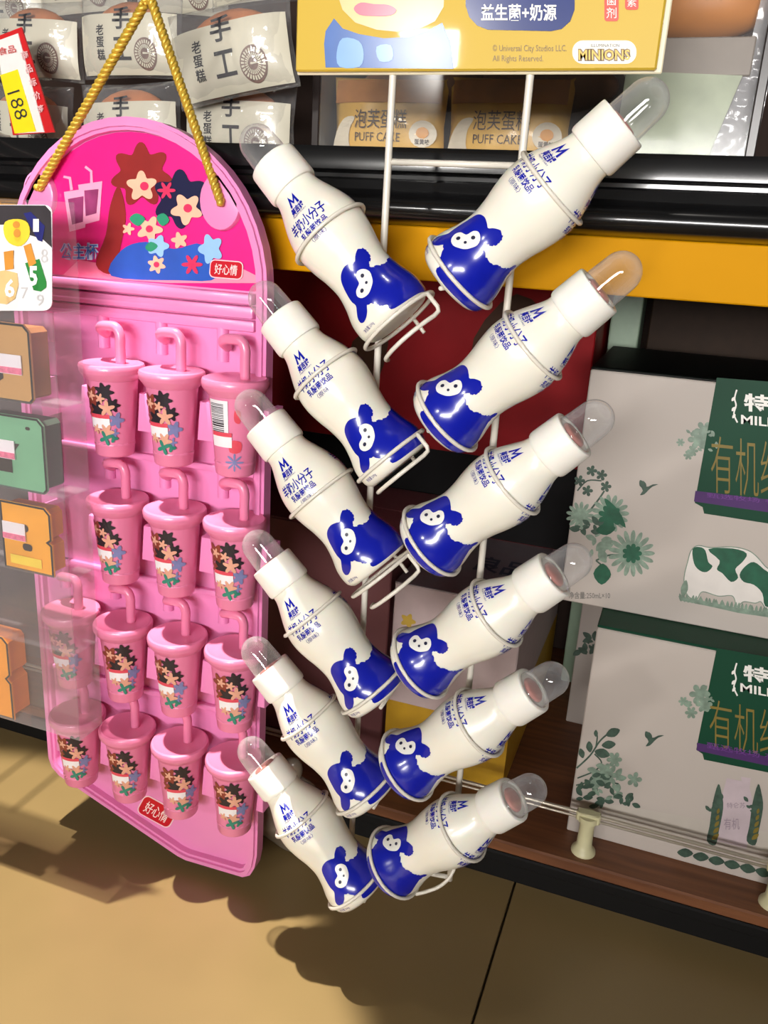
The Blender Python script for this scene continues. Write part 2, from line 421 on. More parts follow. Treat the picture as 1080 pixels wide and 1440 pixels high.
LSH = [.0115, 0, .0165, 0, 0, 0]
LSPIN = [10, 10, 12, 14, 20, 27]
RSLOT = [(-.1685, YB - .003, Z(-.0285)), (-.1695, YB - .003, Z(-.1320)), (-.1735, YB - .003, Z(-.2320)), (-.1745, YB - .003, Z(-.3400)), (-.1790, YB - .003, Z(-.4400)), (-.1840, YB - .003, Z(-.5450))]
RSPIN = [-24, -34, -38, -42, -50, -60]
LX = ['under the rope and beside the pink header', 'its clear dome before the pink ledge', 'raised in its ring', 'beside the second row of toy cups', 'its dome before the toy cups', 'hanging just above the floor']
RX = ['just under the yellow advert sign', 'before the yellow shelf panel', 'before the upper white milk box', 'tip pointing to the big flower', 'beside the gap between milk boxes', 'nearest the floor']
for i in range(6):
    bottle(Vector(LSLOT[i]) + AXL * LSH[i], AXL, LSPIN[i], f'white sheep-print bottle leaning left, {ORD[i]} in the left column')
for i in range(6):
    bottle(Vector(RSLOT[i]), AXR, RSPIN[i], f'white sheep-print bottle leaning right, {ORD[i]} in the right column')

# ------------------------------------------------------------------ wire rack
wire = mat('white_coated_wire', (222, 216, 204), 0.35, 0.03, 60)
rack = thing('wire_rack', 'white wire rack hanging before the shelf with slanted rings for bottles', 'rack', (-.184, .6365, Z(-.64)))
def rk(name, bm):
    o = obj(name, bm, wire, rack, True); o.matrix_parent_inverse = Matrix.Translation(-rack.location); return o
YR = .640
for x, zt, zb in ((-.2345, .435, -.60), (-.1335, .435, -.575)):
    bm = new(); tube(bm, smoothpath([(x, YR, Z(zb)), (x, YR, Z(zt)), (x, YR + .02, Z(zt + .05)), (x, .728, Z(zt + .052)), (x, .7395, Z(zt + .044)), (x, .7545, Z(zt + .030))], 4), .0028, 10); rk('rod', bm)
bm = new(); tube(bm, [(-.2345, YR, Z(.0535)), (-.1335, YR, Z(.0535))], .0024, 8); rk('crossbar', bm)
bm = new(); tube(bm, [(-.2345, YR, Z(-.585)), (-.1335, YR, Z(-.572))], .0022, 8); rk('crossbar', bm)
WR = .0016
for slots, ax, side in ((LSLOT, AXL, 1), (RSLOT, AXR, 1)):
    for si, s in enumerate(slots):
        up_r = .0314 if (slots is LSLOT and LSH[si] > 0) else .0298
        s = Vector(s); yy = Vector((0, 1, 0)); rt = yy.cross(ax)
        def P(t, rad, az):
            a = R(az); return s + ax * t + (rt * math.sin(a) - yy * math.cos(a)) * rad
        for t, rad in ((.0925, up_r), (.0105, .0320)):
            bm = new(); tube(bm, [P(t, rad, k * 10) for k in range(36)], WR, 8, True); rk('ring', bm)
        bm = new(); tube(bm, smoothpath([P(.0925, .0312, 180), P(.05, .0335, 180), P(.0105, .0335, 180), P(-.004, .0325, 180)], 3), WR, 8); rk('support_wire', bm)
        bm = new()
        if slots is LSLOT and si < 3:
            pts = [P(.0105, .0330, 75), P(-.002, .0330, 75), P(-.0050, .0315, 74), P(-.0058, .0290, 66)] + [P(-.0058, .0285 - .0003 * k, 60 - 12 * k) for k in range(0, 13)]
        else:
            pts = [P(-.0040, .0325, 180), P(-.0052, .0310, 180), P(-.0058, .0270, 180), P(-.0058, .010, 180), P(-.0058, .008, 0)]
        if slots is RSLOT and si == 5:
            bl_ = new(); tube(bl_, smoothpath([P(.0105, .0330, 80), P(.018, .037, 88), P(.032, .040, 94), P(.046, .038, 102), P(.060, .034, 125), P(.0925, .0315, 160)], 5), WR * 1.05, 8); rk('loop_wire', bl_)
        tube(bm, pts, WR * 1.05, 8); rk('base_stop', bm)

# ------------------------------------------------------------------ advert sign on top of the rack
YS = .630
c0 = at(415, 97, YS); c1 = at(922, 102, YS)
zb = (c0.z + c1.z) / 2; zt = zb + .21
sign = thing('advert_sign', 'glossy yellow advert board clipped to the top of the wire rack', 'sign', ((c0.x + c1.x) / 2, YS, zb))
ox, oy, oz = sign.location
bm = new(); box(bm, c0.x - ox, c1.x - ox, 0, .006, 0, zt - oz, .0012, 1)
obj('board', bm, mat('sign_yellow', (204, 170, 50), 0.5, 0.03, 8, coat=0.5, crough=0.035), sign)
bm = new(); box(bm, c0.x - ox - .001, c1.x - ox + .0035, .0050, .0068, -.0015, zt - oz + .002, .0008, 1)
obj('backing', bm, mat('sign_edge', (226, 216, 186), 0.4), sign)
def sgn(lift): return pxmap(YS, lift, ox, oy, oz)
def prints(name, parent, m, items, lift, mp, post=None):
    """printed pieces, each a thin mesh of its own (many small leaves of one drawing stay together), each a hair above the last"""
    many = len(items) > 6; bm = None; o = None
    for i, it in enumerate(items):
        if bm is None: bm = new()
        f = mp(lift + i * .000012)
        if it[0] == 'p': poly(bm, it[1], f)
        else: text(bm, it[1], f, it[2], *(it[3:]))
        if many and i < len(items) - 1: continue
        bmesh.ops.recalc_face_normals(bm, faces=bm.faces)
        for fa in bm.faces:
            if fa.normal.y > 0: fa.normal_flip()
        o = obj(name, bm, m, parent); bm = None
        if post is not None: o.matrix_parent_inverse = post
    return o
def decal(name, parent, m, items, lift, mp):
    return prints(name, parent, m, items, lift, mp)
def P4(u0, v0, u1, v1, r=6): return rrect(u0, v0, u1, v1, r)
decal('print_patch', sign, mat('print_peach', (236, 196, 140), 0.2, 0.04), [('p', [(472, -60), (474, -10), (482, 14), (500, 32), (530, 42), (560, 45), (590, 41), (612, 30), (624, 10), (628, -60)])], .0004, sgn)
decal('print_patch', sign, mat('print_blue', (74, 108, 172), 0.2, 0.12, 25), [('p', [(470, 26), (482, 40), (505, 48), (540, 54), (575, 52), (600, 44), (622, 32), (634, 60), (638, 97), (458, 95), (456, 62), (458, 44)])], .0003, sgn)
decal('print_patch', sign, mat('print_paleblue', (128, 170, 218), 0.2, 0.08, 25), [('p', spline2([(482, 54), (505, 58), (512, 76), (506, 94), (478, 94), (474, 74)], 3)), ('p', spline2([(530, 66), (550, 64), (552, 84), (534, 86)], 3))], .0006, sgn)
decal('print_patch', sign, mat('print_rose', (222, 110, 132), 0.2, 0.05), [('p', spline2([(498, 12), (508, 4), (526, 6), (546, 7), (558, 14), (550, 22), (526, 23), (506, 21)], 3))], .0008, sgn)
decal('print_patch', sign, mat('print_navy', (44, 58, 118), 0.2, 0.04), [('p', [(655, -60), (655, 8), (660, 24), (671, 36), (686, 42), (775, 44), (790, 41), (802, 30), (808, 14), (810, -60)])], .0004, sgn)
decal('lettering', sign, facew, [('t', '益生菌+奶源', (677, 30, 783, 6), .02)], .0008, sgn)
redt = mat('print_red', (226, 74, 60), 0.25, 0.04)
decal('print_patch', sign, redt, [('p', P4(850, -30, 870, 30, 4)), ('p', P4(879, -30, 898, 14, 4))], .0004, sgn)
decal('lettering', sign, facew, [('t', '菌', (853, 8, 867, -6), 0), ('t', '剂', (853, 26, 867, 11), 0), ('t', '素', (882, 10, 895, -3), 0)], .0008, sgn)
brown = mat('print_brown', (112, 84, 30), 0.3, 0.05)
decal('lettering', sign, brown, [('t', '© Universal City Studios LLC.', (693, 75, 797, 63), 0), ('t', 'All Rights Reserved.', (693, 89, 764, 78), 0)], .0005, sgn)
decal('print_patch', sign, mat('print_white', (244, 240, 226), 0.2, 0.02), [('p', rrect(805, 57, 895, 90, 15, 6))], .0004, sgn)
decal('lettering', sign, brown, [('t', 'MINIONS', (813, 86.5, 887, 68.5), .10)], .0007, sgn)
decal('lettering', sign, mat('print_gold', (226, 178, 44), 0.3, 0.05), [('t', 'MINIONS', (814, 84.8, 886, 70.4), .015)], .0010, sgn)
decal('lettering', sign, dark, [('t', 'ILLUMINATION', (831, 66.5, 871, 62), 0)], .0007, sgn)

# ------------------------------------------------------------------ pink display board
YD = .668; KD = YD / .65
pink = mat('pink_plastic', (234, 140, 194), 0.3, 0.03, 14, coat=0.2)
pinkd = mat('pink_cup', (228, 128, 166), 0.32, 0.03, 20, coat=0.2)
def dz(z): return z * KD + H
def dx(x): return x * KD
arch = []
for k in range(0, 25):
    a = R(180 - 180 * k / 24); arch.append((dx(-.4705 + .1335 * math.cos(a)), dz(-.048 + .1305 * math.sin(a))))
low = [(-.3375, -.30), (-.3395, -.60), (-.3400, -.622), (-.3425, -.638), (-.3480, -.650), (-.3570, -.6555), (-.425, -.6580), (-.436, -.6560), (-.590, -.599), (-.6005, -.590), (-.6045, -.578), (-.604, -.30)]
outl = arch + [(dx(x), dz(z)) for x, z in low]
cxm, czm = dx(-.4705), dz(-.30)
def inset(pts, d):
    n = len(pts); o = []
    for i in range(n):
        a = Vector(pts[i - 1]); b = Vector(pts[i]); c = Vector(pts[(i + 1) % n])
        n1 = Vector((-(b - a).y, (b - a).x)).normalized(); n2 = Vector((-(c - b).y, (c - b).x)).normalized()
        nn = (n1 + n2); nn = nn / max(nn.length_squared / 2, .35) if nn.length > 1e-6 else n1
        o.append((b.x - nn.x * d, b.y - nn.y * d))
    return o
disp = thing('toy_display_board', 'pink moulded hanging board with an arched header and pockets for toy cups', 'display board', (dx(-.47), YD, dz(-.658)))
def dp(name, bm, m, smooth=False, parent=None):
    o = obj(name, bm, m, None, smooth); p = parent or disp; o.parent = p; o.matrix_parent_inverse = Matrix.Translation(-disp.location); return o
bm = new(); prism(bm, outl, YD, YD + .006); dp('back_plate', bm, pink)
bm = new(); ring_prism(bm, outl, inset(outl, .0105), YD - .010, YD + .001)
es = [e for e in bm.edges if abs(e.verts[0].co.y - (YD - .010)) < 1e-6 and abs(e.verts[1].co.y - (YD - .010)) < 1e-6 and len(e.link_faces) == 2 and any(abs(f.normal.y) < .5 for f in e.link_faces)]
bmesh.ops.bevel(bm, geom=es, offset=.003, segments=2, affect='EDGES'); dp('rim', bm, pink, 40)
# header ledges under the picture
bm = new()
for z0, z1, d in ((-.0610, -.0520, .012), (-.0730, -.0625, .010), (-.0840, -.0745, .0075)):
    box(bm, dx(-.594), dx(-.349), YD - d, YD + .001, dz(z0), dz(z1), .002, 2)
dp('ledge', bm, pink, 40)
# magenta picture panel inside the arch
hp = [(dx(-.4705 + .1225 * math.cos(R(180 - 7.5 * k))), dz(-.048 + .1195 * math.sin(R(180 - 7.5 * k)))) for k in range(25)]
hp += [(dx(-.352), dz(-.0505)), (dx(-.589), dz(-.0505))]
bm = new(); poly(bm, hp, lambda a, b: (a, YD - .0006, b))
bmesh.ops.recalc_face_normals(bm, faces=bm.faces)
for f in bm.faces:
    if f.normal.y > 0: f.normal_flip()
pm = mat('magenta_print', (236, 32, 134), 0.3, 0.03)
header = dp('header_picture', bm, pm)
def sub(name, m, items, lift, y=YD):
    return prints(name, header, m, items, lift, lambda l: pxmap(y, l))
def blossom(cx, cy, r, n=6, k=.34, ph=0.0, sy=1.0):
    return [(cx + r * (1 - k + k * math.cos(n * a)) * math.cos(a + ph), cy + sy * r * (1 - k + k * math.cos(n * a)) * math.sin(a + ph)) for a in [2 * PI * j / 72 for j in range(72)]]
# plain bouquet in the header colours
sub('print_patch', mat('print_lightpink', (246, 150, 176), .3), [('p', [(88, 388), (112, 365), (150, 372), (200, 380), (260, 388), (330, 372), (362, 388), (365, 398), (240, 398)])], .0009)
sub('print_patch', mat('print_auburn', (146, 42, 40), .3, .12, 40), [('p', blossom(200, 246, 44, 7, .16, .2, 1.05)), ('p', spline2([(168, 262), (178, 300), (172, 340), (160, 384), (136, 372), (150, 330), (156, 290)], 4))], .0012)
sub('print_patch', mat('print_nightblue', (26, 28, 66), .3, .1, 40), [('p', blossom(255, 280, 40, 6, .16, .5, 1.05))], .0015)
sub('print_patch', mat('print_skyblue', (44, 92, 190), .3, .1, 30), [('p', spline2([(158, 388), (172, 352), (206, 340), (246, 350), (286, 344), (306, 390), (250, 394)], 4))], .0014)
sub('print_patch', mat('print_peachy', (250, 190, 160), .3, .05), [('p', blossom(201, 262, 22, 5, .2, .9)), ('p', blossom(264, 294, 23, 5, .2, .4)), ('p', blossom(212, 322, 19, 5, .22, .1)), ('p', blossom(222, 372, 13, 6, .2, .3)), ('p', blossom(182, 322, 9, 5, .25)), ('p', blossom(254, 338, 12, 5, .22, .7))], .0018)
sub('print_patch', mat('print_babyblue', (150, 196, 240), .3, .06), [('p', blossom(224, 346, 16, 5, .18)), ('p', blossom(298, 350, 18, 5, .18, .6, 1.2))], .0020)
sub('print_patch', mat('print_leaf', (40, 150, 110), .3, .08), [('p', spline2([(184, 308), (194, 300), (206, 308), (196, 318)], 3)), ('p', spline2([(222, 306), (232, 300), (240, 310), (230, 318)], 3)), ('p', spline2([(206, 348), (214, 340), (224, 346), (214, 354)], 3))], .0021)
sub('print_patch', mat('print_crimson', (214, 52, 96), .3, .08), [('p', blossom(236, 268, 13, 6, .3)), ('p', circ(205, 262, 6)), ('p', circ(266, 293, 6)), ('p', circ(212, 322, 5)), ('p', blossom(272, 372, 15, 6, .3)), ('p', circ(222, 372, 4))], .0022)
def cupicon(u, v, s=1.0, k=0.08):
    return [(u - 17 * s + k, v), (u + 17 * s, v - 5 * s), (u + 13 * s, v + 50 * s), (u - 9 * s, v + 56 * s)]
sub('print_patch', mat('print_icon', (250, 170, 205), .3), [('p', cupicon(108, 270)), ('p', cupicon(128, 260)), ('p', [(100, 268), (98, 252), (90, 250), (91, 247), (101, 249), (104, 267)]), ('p', [(128, 258), (128, 242), (120, 236), (122, 233), (131, 240), (132, 257)])], .0012)
sub('print_patch', mat('print_mauve', (150, 60, 110), .3, .3, 60), [('p', [(97, 280), (119, 276), (118, 312), (103, 316)]), ('p', [(120, 268), (140, 266), (137, 300), (122, 304)])], .0015)
sub('lettering', mat('print_white2', (190, 220, 246), .3), [('t', '公主杯', (86, 366, 141, 341), .07)], .0022)
sub('lettering', mat('print_cyan', (40, 110, 190), .3), [('t', '公主杯', (88, 364.5, 139, 342.5), .0)], .0026)
def badge(cx, cy, rot, y, lift, sc=1.0):
    ca, sa = math.cos(rot), math.sin(rot)
    tr = lambda pts: [(cx + (a * ca - b * sa) * sc, cy + (a * sa + b * ca) * sc) for a, b in pts]
    for nm, m, pts, l in (('badge', mat('badge_white', (244, 206, 214), .3), rrect(-23.5, -13, 23.5, 13, 7), 0), ('badge', mat('badge_red', (196, 22, 40), .3), rrect(-22, -11.5, 22, 11.5, 6), .0003)):
        bm = new(); poly(bm, tr(pts), pxmap(y, lift + l)); bmesh.ops.recalc_face_normals(bm, faces=bm.faces)
        for f in bm.faces:
            if f.normal.y > 0: f.normal_flip()
        dp(nm, bm, m)
    bm = new(); g = pxmap(y, lift + .0006)
    text(bm, '好心情', lambda a, b: g(cx + (a * ca - b * sa) * sc, cy + (a * sa + b * ca) * sc), (-16, 7.5, 16, -7.5), .01)
    dp('lettering', bm, mat('badge_ink', (250, 222, 220), .3))
badge(320, 379, .08, YD, .0022)
badge(221, 1141, .50, YD, .0006, 1.12)
# rope lugs
for u, v in ((60, 274), (314, 284)):
    p = at(u, v, YD)
    bm = new(); prism(bm, circ(p.x, p.z, .0200 if u > 100 else .0175, .0235 if u > 100 else .021, 28), YD - .007, YD + .001, .003, 2); dp('rope_lug', bm, pink, 40)
def crad(z): return .0172 + (.0236 - .0172) * min(max(z, 0), .074) / .074
# pocket relief: row ledges, ridges behind the straws, raised pads between the cups
CX = [-.5555, -.4915, -.4275, -.3635]
RZ = [-.119, -.2475, -.378, -.500]          # lid heights (camera frame, on the plane of the cup axes)
YC = .638
for r in range(4):
    zb_ = Z(RZ[r] - .0915)
    if r < 3:
        bm = new(); box(bm, dx(-.592), dx(-.349), YD - .005, YD + .001, zb_ - .009, zb_ - .002, .0018, 2); dp('row_ledge', bm, pink, 40)
    for c in range(4):
        x = CX[c] - .0290
        bm = new(); tube(bm, [(x, YD - .002, Z(RZ[r] + .004)), (x, YD - .002, Z(RZ[r] + .037))], .0055, 12); dp('ridge', bm, pink, 40)
        # raised pad filling the gap to the next cup, wider towards the foot where the cups taper
        for sd in ((1, -1) if c == 0 else (1,)):
            g = .064 if (c < 3 and sd > 0) else .047 if c == 3 else .058
            def ed(z, hi): return CX[c] + sd * ((crad(z) + .0025) if not hi else (g - crad(z) - .0025) if g == .064 else (.0305 if c == 3 else .036))
            zs = ((.060, RZ[r] - .0300), (.024, RZ[r] - .0660))
            bm = new(); prism(bm, [(ed(zs[0][0], 0), Z(zs[0][1])), (ed(zs[0][0], 1), Z(zs[0][1])), (ed(zs[1][0], 1), Z(zs[1][1])), (ed(zs[1][0], 0), Z(zs[1][1]))], YD - .026, YD + .001, .002, 2)
            dp('pad', bm, pink, 40)
# gold rope
gold = mat('gold_cord', (206, 170, 62), 0.35, 0.1, 120, metal=0.35)
pL = at(50, 262, .655); pR = at(308, 283, .655); pA = at(203, 6, .655); pB = at(212, -2, .655); pT = at(209, -40, .655)
def cord(bm, path, r, turns):
    n = len(path)
    for k in range(3):
        pts = []
        for i, p in enumerate(path):
            t = (path[min(i + 1, n - 1)] - path[max(i - 1, 0)]).normalized(); u = t.cross(Vector((0, 1, 0))).normalized(); v = t.cross(u)
            a = 2 * PI * (turns * i / n + k / 3); pts.append(p + (u * math.cos(a) + v * math.sin(a)) * r * .60)
        tube(bm, pts, r * .56, 6)
def seg(a, b, n=70): return [a.lerp(b, i / (n - 1)) for i in range(n)]
bm = new(); cord(bm, seg(pL + Vector((0, .004, -.002)), pA, 130), .0037, 13); cord(bm, seg(pA, pT + Vector((.004, 0, 0)), 24), .0032, 3)
cord(bm, seg(pR + Vector((0, .004, -.002)), pB, 130), .0037, 13); cord(bm, seg(pB, pT - Vector((.006, 0, 0)), 24), .0032, 3)
cord(bm, seg(pT + Vector((0, 0, -.004)), Vector((pT.x, .712, Z(.4495))), 130), .0050, 12)
for p in (pL, pR): lathe(bm, [(-.003, .0015), (-.002, .0028), (0, .0034), (.002, .0028), (.003, .0015)], 12, c=(p.x, .657, p.z - .001))
dp('rope', bm, gold, True)
bm = new(); tube(bm, smoothpath([(pT.x, .704, Z(.4440)), (pT.x, .710, Z(.4420)), (pT.x, .7165, Z(.4470)), (pT.x, .7195, Z(.4600)), (pT.x, .7300, Z(.4790)), (pT.x, .7420, Z(.4790)), (pT.x, .7490, Z(.4700))], 4), .0022, 8); dp('hook', bm, wire, True)

# ------------------------------------------------------------------ toy cups
PB = mat('sticker_black', (44, 36, 44), .3, .15, 90); PS = mat('sticker_peach', (224, 164, 140), .3, .08, 90)
PG = mat('sticker_green', (52, 130, 112), .3, .12, 90); PR_ = mat('sticker_auburn', (140, 62, 50), .3, .15, 90); PU = mat('sticker_blue', (126, 130, 178), .3, .12, 90)
prw = mat('price_white', (236, 232, 236), .4, .03); prr = mat('price_red', (220, 74, 92), .4, .06, 200)
def patches(bm, lst):
    for pts in lst: poly(bm, [(a, z / 1000) for a, z in spline2(pts, 3)])
    wrap(bm, crad, .0004, 8, .005)
def cup_parts(kind):
    L = []
    bm = new(); lathe(bm, [(0, .0155), (.0008, .0168), (.002, .0174), (.010, .0181), (.0105, .0184), (.0125, .0184), (.013, .0180), (.06, .0220), (.072, .0231)], 36, True, True); L.append(('body', bm, pinkd, 40, 0))
    bm = new(); lathe(bm, [(.0712, .0236), (.0722, .0246), (.0745, .0262), (.0772, .0284), (.0785, .0291), (.0830, .0294), (.0850, .0285), (.0858, .0265), (.0850, .0245), (.0845, .0005)], 40, False, True); L.append(('lid', bm, pinkd, 40, 0))
    bm = new(); tube(bm, smoothpath([(.007, .004, .0840), (.007, .004, .100), (.007, .004, .110), (.0035, .004, .1165), (-.004, .004, .1175), (-.013, .005, .1165), (-.018, .010, .113), (-.0195, .020, .108)], 4), [.0046] * 29, 10); L.append(('straw', bm, pinkd, True, 0))
    if kind == 2:      # back of the cup: barcode and a blue flower
        bm = new(); poly(bm, [(-44, .028), (6, .028), (6, .069), (-44, .069)]); wrap(bm, crad, .0003); L.append(('barcode_label', bm, prw, True, 0))
        bm = new(); rnd = random.Random(5); z = .031
        while z < .066:
            h = rnd.choice((.0006, .0009, .0014)); poly(bm, [(-40, z), (-4, z), (-4, z + h), (-40, z + h)]); z += h + rnd.choice((.0006, .001))
        wrap(bm, crad, .0006, 8, .05); L.append(('barcode', bm, PB, True, 3))
        bm = new(); poly(bm, [(20 + a, z) for a, z in [((9 + 7 * math.cos(8 * t)) * math.cos(t) * 1.6, .0145 + (.005 + .0035 * math.cos(8 * t)) * math.sin(t)) for t in [2 * PI * j / 64 for j in range(64)]]]); wrap(bm, crad, .0004); L.append(('flower_print', bm, PU, True, 0))
        bm = new(); patches(bm, [[(20, 52), (32, 50), (33, 60), (21, 61)], [(8, 24), (34, 24), (36, 33), (10, 34)]]); L.append(('red_print', bm, prr, True, 0))
    else:              # abstract flower sticker
        def bl(ca, cz, r, n, k, ph=0.0): return [(ca + 2.55 * r * (1 - k + k * math.cos(n * t)) * math.cos(t + ph), (cz + r * (1 - k + k * math.cos(n * t)) * math.sin(t + ph))) for t in [2 * PI * j / (n * 8) for j in range(n * 8)]]
        def pt(nm, m, lst, e):
            for i, p in enumerate(lst):
                bm = new(); poly(bm, [(a, z / 1000) for a, z in p])
                wrap(bm, crad, e + i * .00003, 8, .005); L.append((nm, bm, m, True, 0))
        pt('print_patch', PR_, [bl(-32, 57, 11, 6, .22), bl(-36, 43, 7, 5, .3)], .0004)
        pt('print_patch', PB, [bl(4, 62, 9, 7, .2), bl(-14, 44, 10, 6, .25, .4), bl(22, 50, 7, 6, .2)], .0006)
        pt('print_patch', PS, [bl(8, 47, 8, 5, .3, .3), bl(-6, 56, 5, 5, .3), bl(4, 25, 8, 6, .25), bl(-30, 58, 5, 5, .3), bl(-24, 27, 5, 5, .3)], .0008)
        pt('print_patch', PU, [bl(30, 36, 8, 5, .25), bl(24, 24, 5, 5, .3)], .0007)
        pt('print_patch', PG, [bl(0, 19, 7.5, 4, .35, .4), bl(22, 19, 4.5, 3, .3)], .0010)
    bm = new(); poly(bm, [(-40, .0280), (14, .0280), (14, .0375), (-40, .0375)]); wrap(bm, crad, .0008); L.append(('price_sticker', bm, prw, True, 0))
    bm = new(); poly(bm, [(-40, .0375), (14, .0375), (14, .0412), (-40, .0412)]); wrap(bm, crad, .0008); L.append(('sticker_band', bm, prr, True, 0))
    return L
CUP = {}
ROWN = ['top row', 'second row', 'third row', 'bottom row']; COLN = ['first from the left', 'second from the left', 'third from the left', 'rightmost']
spins = {(0, 1): 6, (0, 2): 0, (0, 3): 0, (1, 1): -4, (1, 2): 2, (1, 3): 4, (2, 0): 6, (2, 1): 24, (2, 2): 0, (2, 3): 18, (3, 0): 16, (3, 1): 14, (3, 2): 26, (3, 3): 14}
for (r, c), sp in spins.items():
    k = 2 if (r, c) == (0, 3) else 0
    lab = f'pink toy cup, {COLN[c]} in the {ROWN[r]} of the pink board'
    if k: lab = 'pink toy cup turned to its barcode, rightmost in the top row on the pink board'
    if c == 0: lab = f'pink toy cup half behind the clear case, leftmost in the {ROWN[r]}'
    t = thing('toy_cup', lab, 'toy cup', (CX[c], YC, Z(RZ[r] - .0895)), 'pink toy cups on the display board')
    if k not in CUP: CUP[k] = [obj(n, bm, m, t, s) for n, bm, m, s, _ in cup_parts(k)]
    else:
        for o in CUP[k]:
            o2 = o.copy(); COL.objects.link(o2); o2.parent = t
    for o in t.children:
        if o.name.split('.')[0] not in ('body', 'lid', 'straw'): o.rotation_euler.z = R(sp + 7)

# ------------------------------------------------------------------ clear case with number blocks
YF = .577
clr = clear('clear_case', (.97, .96, .97), milky=.02, edge=.08, rough=.08, gloss=.02)
case = thing('clear_display_case', 'clear plastic display case with a printed header card beside the pink board', 'display case', (-.53, .59, Z(-.488)))
def cs(name, bm, m, smooth=False):
    o = obj(name, bm, m, None, smooth); o.parent = case; o.matrix_parent_inverse = Matrix.Translation(-case.location); return o
yf, yb_ = .573, .6055
xr = -.4975
bm = new(); box(bm, xr - .0012, xr, yf, yb_, Z(-.485), Z(-.076)); cs('side_panel', bm, clr)
bm = new(); box(bm, -.72, xr - .0012, yf, yf + .001, Z(-.485), Z(-.076)); cs('front_panel', bm, clr)
bm = new(); box(bm, -.72, xr, yb_, yb_ + .001, Z(-.485), Z(.012)); cs('rear_panel', bm, clr)
for z in (-.155, -.236, -.316, -.392, -.485):
    bm = new(); box(bm, -.72, xr - .0012, yf + .001, yb_, Z(z) - .0012, Z(z)); cs('shelf_panel', bm, clr)
for x in (-.670, -.712):
    bm = new(); tube(bm, smoothpath([(x, .6045, Z(-.005)), (x, .6085, Z(.020)), (x, .640, Z(.060)), (x, .695, Z(.0745)), (x, .712, Z(.0735)), (x, .726, Z(.0725))], 4), .0016, 8); cs('hook', bm, mat('white_coated_wire', (222, 216, 204), .35), True)
# header card
cp = [at(u, v, .572) for u, v in rrect(-120, 288, 73, 437, 12, 4)]
bm = new(); prism(bm, [(p.x, p.z) for p in cp], .572, .5727); cs('header_card', bm, mat('card_white', (238, 236, 238), .25, .02, coat=.3))
def cd(name, m, items, lift):
    return prints(name, case, m, items, lift, lambda l: pxmap(.572, l), Matrix.Translation(-case.location))
cd('print_patch', mat('card_dark', (58, 54, 58), .3, .1), [('p', [(-120, 288), (64, 289), (72, 298), (73, 348), (60, 336), (40, 330), (10, 316), (-120, 316)])], .0003)
cd('print_patch', mat('toy_yellow', (226, 200, 60), .3, .08), [('p', spline2([(8, 312), (26, 308), (40, 314), (42, 332), (30, 346), (14, 342), (6, 328)], 3))], .0006)
cd('print_patch', mat('toy_amber', (206, 140, 60), .3, .1), [('p', [(6, 354), (20, 352), (20, 378), (8, 380)]), ('p', [(34, 346), (44, 342), (52, 370), (42, 376)]), ('p', circ(24, 316, 5, 5)), ('p', circ(25, 328, 5, 6))], .0008)
cd('print_patch', mat('toy_tan', (220, 186, 130), .3, .06), [('p', [(-20, 384), (8, 380), (25, 384), (27, 400), (22, 420), (10, 428), (-20, 424)])], .0007)
cd('print_patch', mat('toy_green', (48, 128, 62), .3, .06), [('p', [(36, 370), (56, 364), (66, 396), (66, 404), (58, 410), (48, 408)])], .0007)
cd('print_patch', mat('toy_navy', (42, 44, 110), .3, .06), [('p', [(34, 300), (44, 298), (64, 318), (60, 340), (54, 338)])], .0007)
cd('lettering', mat('card_white_ink', (240, 240, 236), .3), [('t', '5', (42, 402, 54, 374), .04), ('t', '6', (8, 418, 22, 392), .03), ('t', '1', (48, 326, 56, 308), .0)], .0011)
cd('lettering', mat('card_grey', (190, 188, 190), .4), [('t', '8', (58, 370, 68, 350), .0), ('t', '7', (30, 420, 40, 404), .0), ('t', '9', (52, 430, 62, 414), .0)], .0005)
# number blocks
def digit_block(name, label, col, side, digit, x1, zb, wd, ht, dep, notch=False, marks=(), sticker=(0, 0), tone=(30, 26, 24)):
    """a box-shaped number block; x1 = right edge, zb = foot"""
    t = thing(name, label, 'toy block', (x1 - wd / 2, YF + dep / 2, zb), 'number blocks in the clear case')
    hw = wd / 2; e = .004
    if notch: out = [(-hw, 0), (hw, 0), (hw, ht * .43), (hw - .006, ht * .50), (hw, ht * .57), (hw, ht - e), (hw - e, ht), (-hw, ht)]
    else: out = [(-hw, 0), (hw - e * .5, 0), (hw, e * .5), (hw, ht - e), (hw - e, ht), (-hw, ht)]
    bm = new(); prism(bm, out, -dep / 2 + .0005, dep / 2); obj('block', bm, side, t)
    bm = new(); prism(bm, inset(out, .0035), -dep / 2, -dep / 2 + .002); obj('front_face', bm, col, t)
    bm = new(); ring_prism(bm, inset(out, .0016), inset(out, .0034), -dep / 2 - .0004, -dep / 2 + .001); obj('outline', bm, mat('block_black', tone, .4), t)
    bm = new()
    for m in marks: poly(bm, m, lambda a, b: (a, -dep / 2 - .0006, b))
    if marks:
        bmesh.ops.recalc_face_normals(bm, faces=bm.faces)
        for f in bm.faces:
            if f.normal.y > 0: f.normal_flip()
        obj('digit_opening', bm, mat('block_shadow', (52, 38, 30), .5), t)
    sx, sz = sticker
    bm = new(); box(bm, sx - .013, sx + .013, -dep / 2 - .0018, -dep / 2 - .001, sz - .007, sz + .010); s = obj('price_sticker', bm, prw, t)
    bm = new(); box(bm, sx - .013, sx + .013, -dep / 2 - .0022, -dep / 2 - .0018, sz - .0065, sz - .001); obj('sticker_band', bm, mat('price_pink', (226, 120, 150), .4, .2, 300), s)
    return t
B = lambda c, r=.5, v=.05: mat('block_%d_%d_%d' % c, c, r, v, 40)
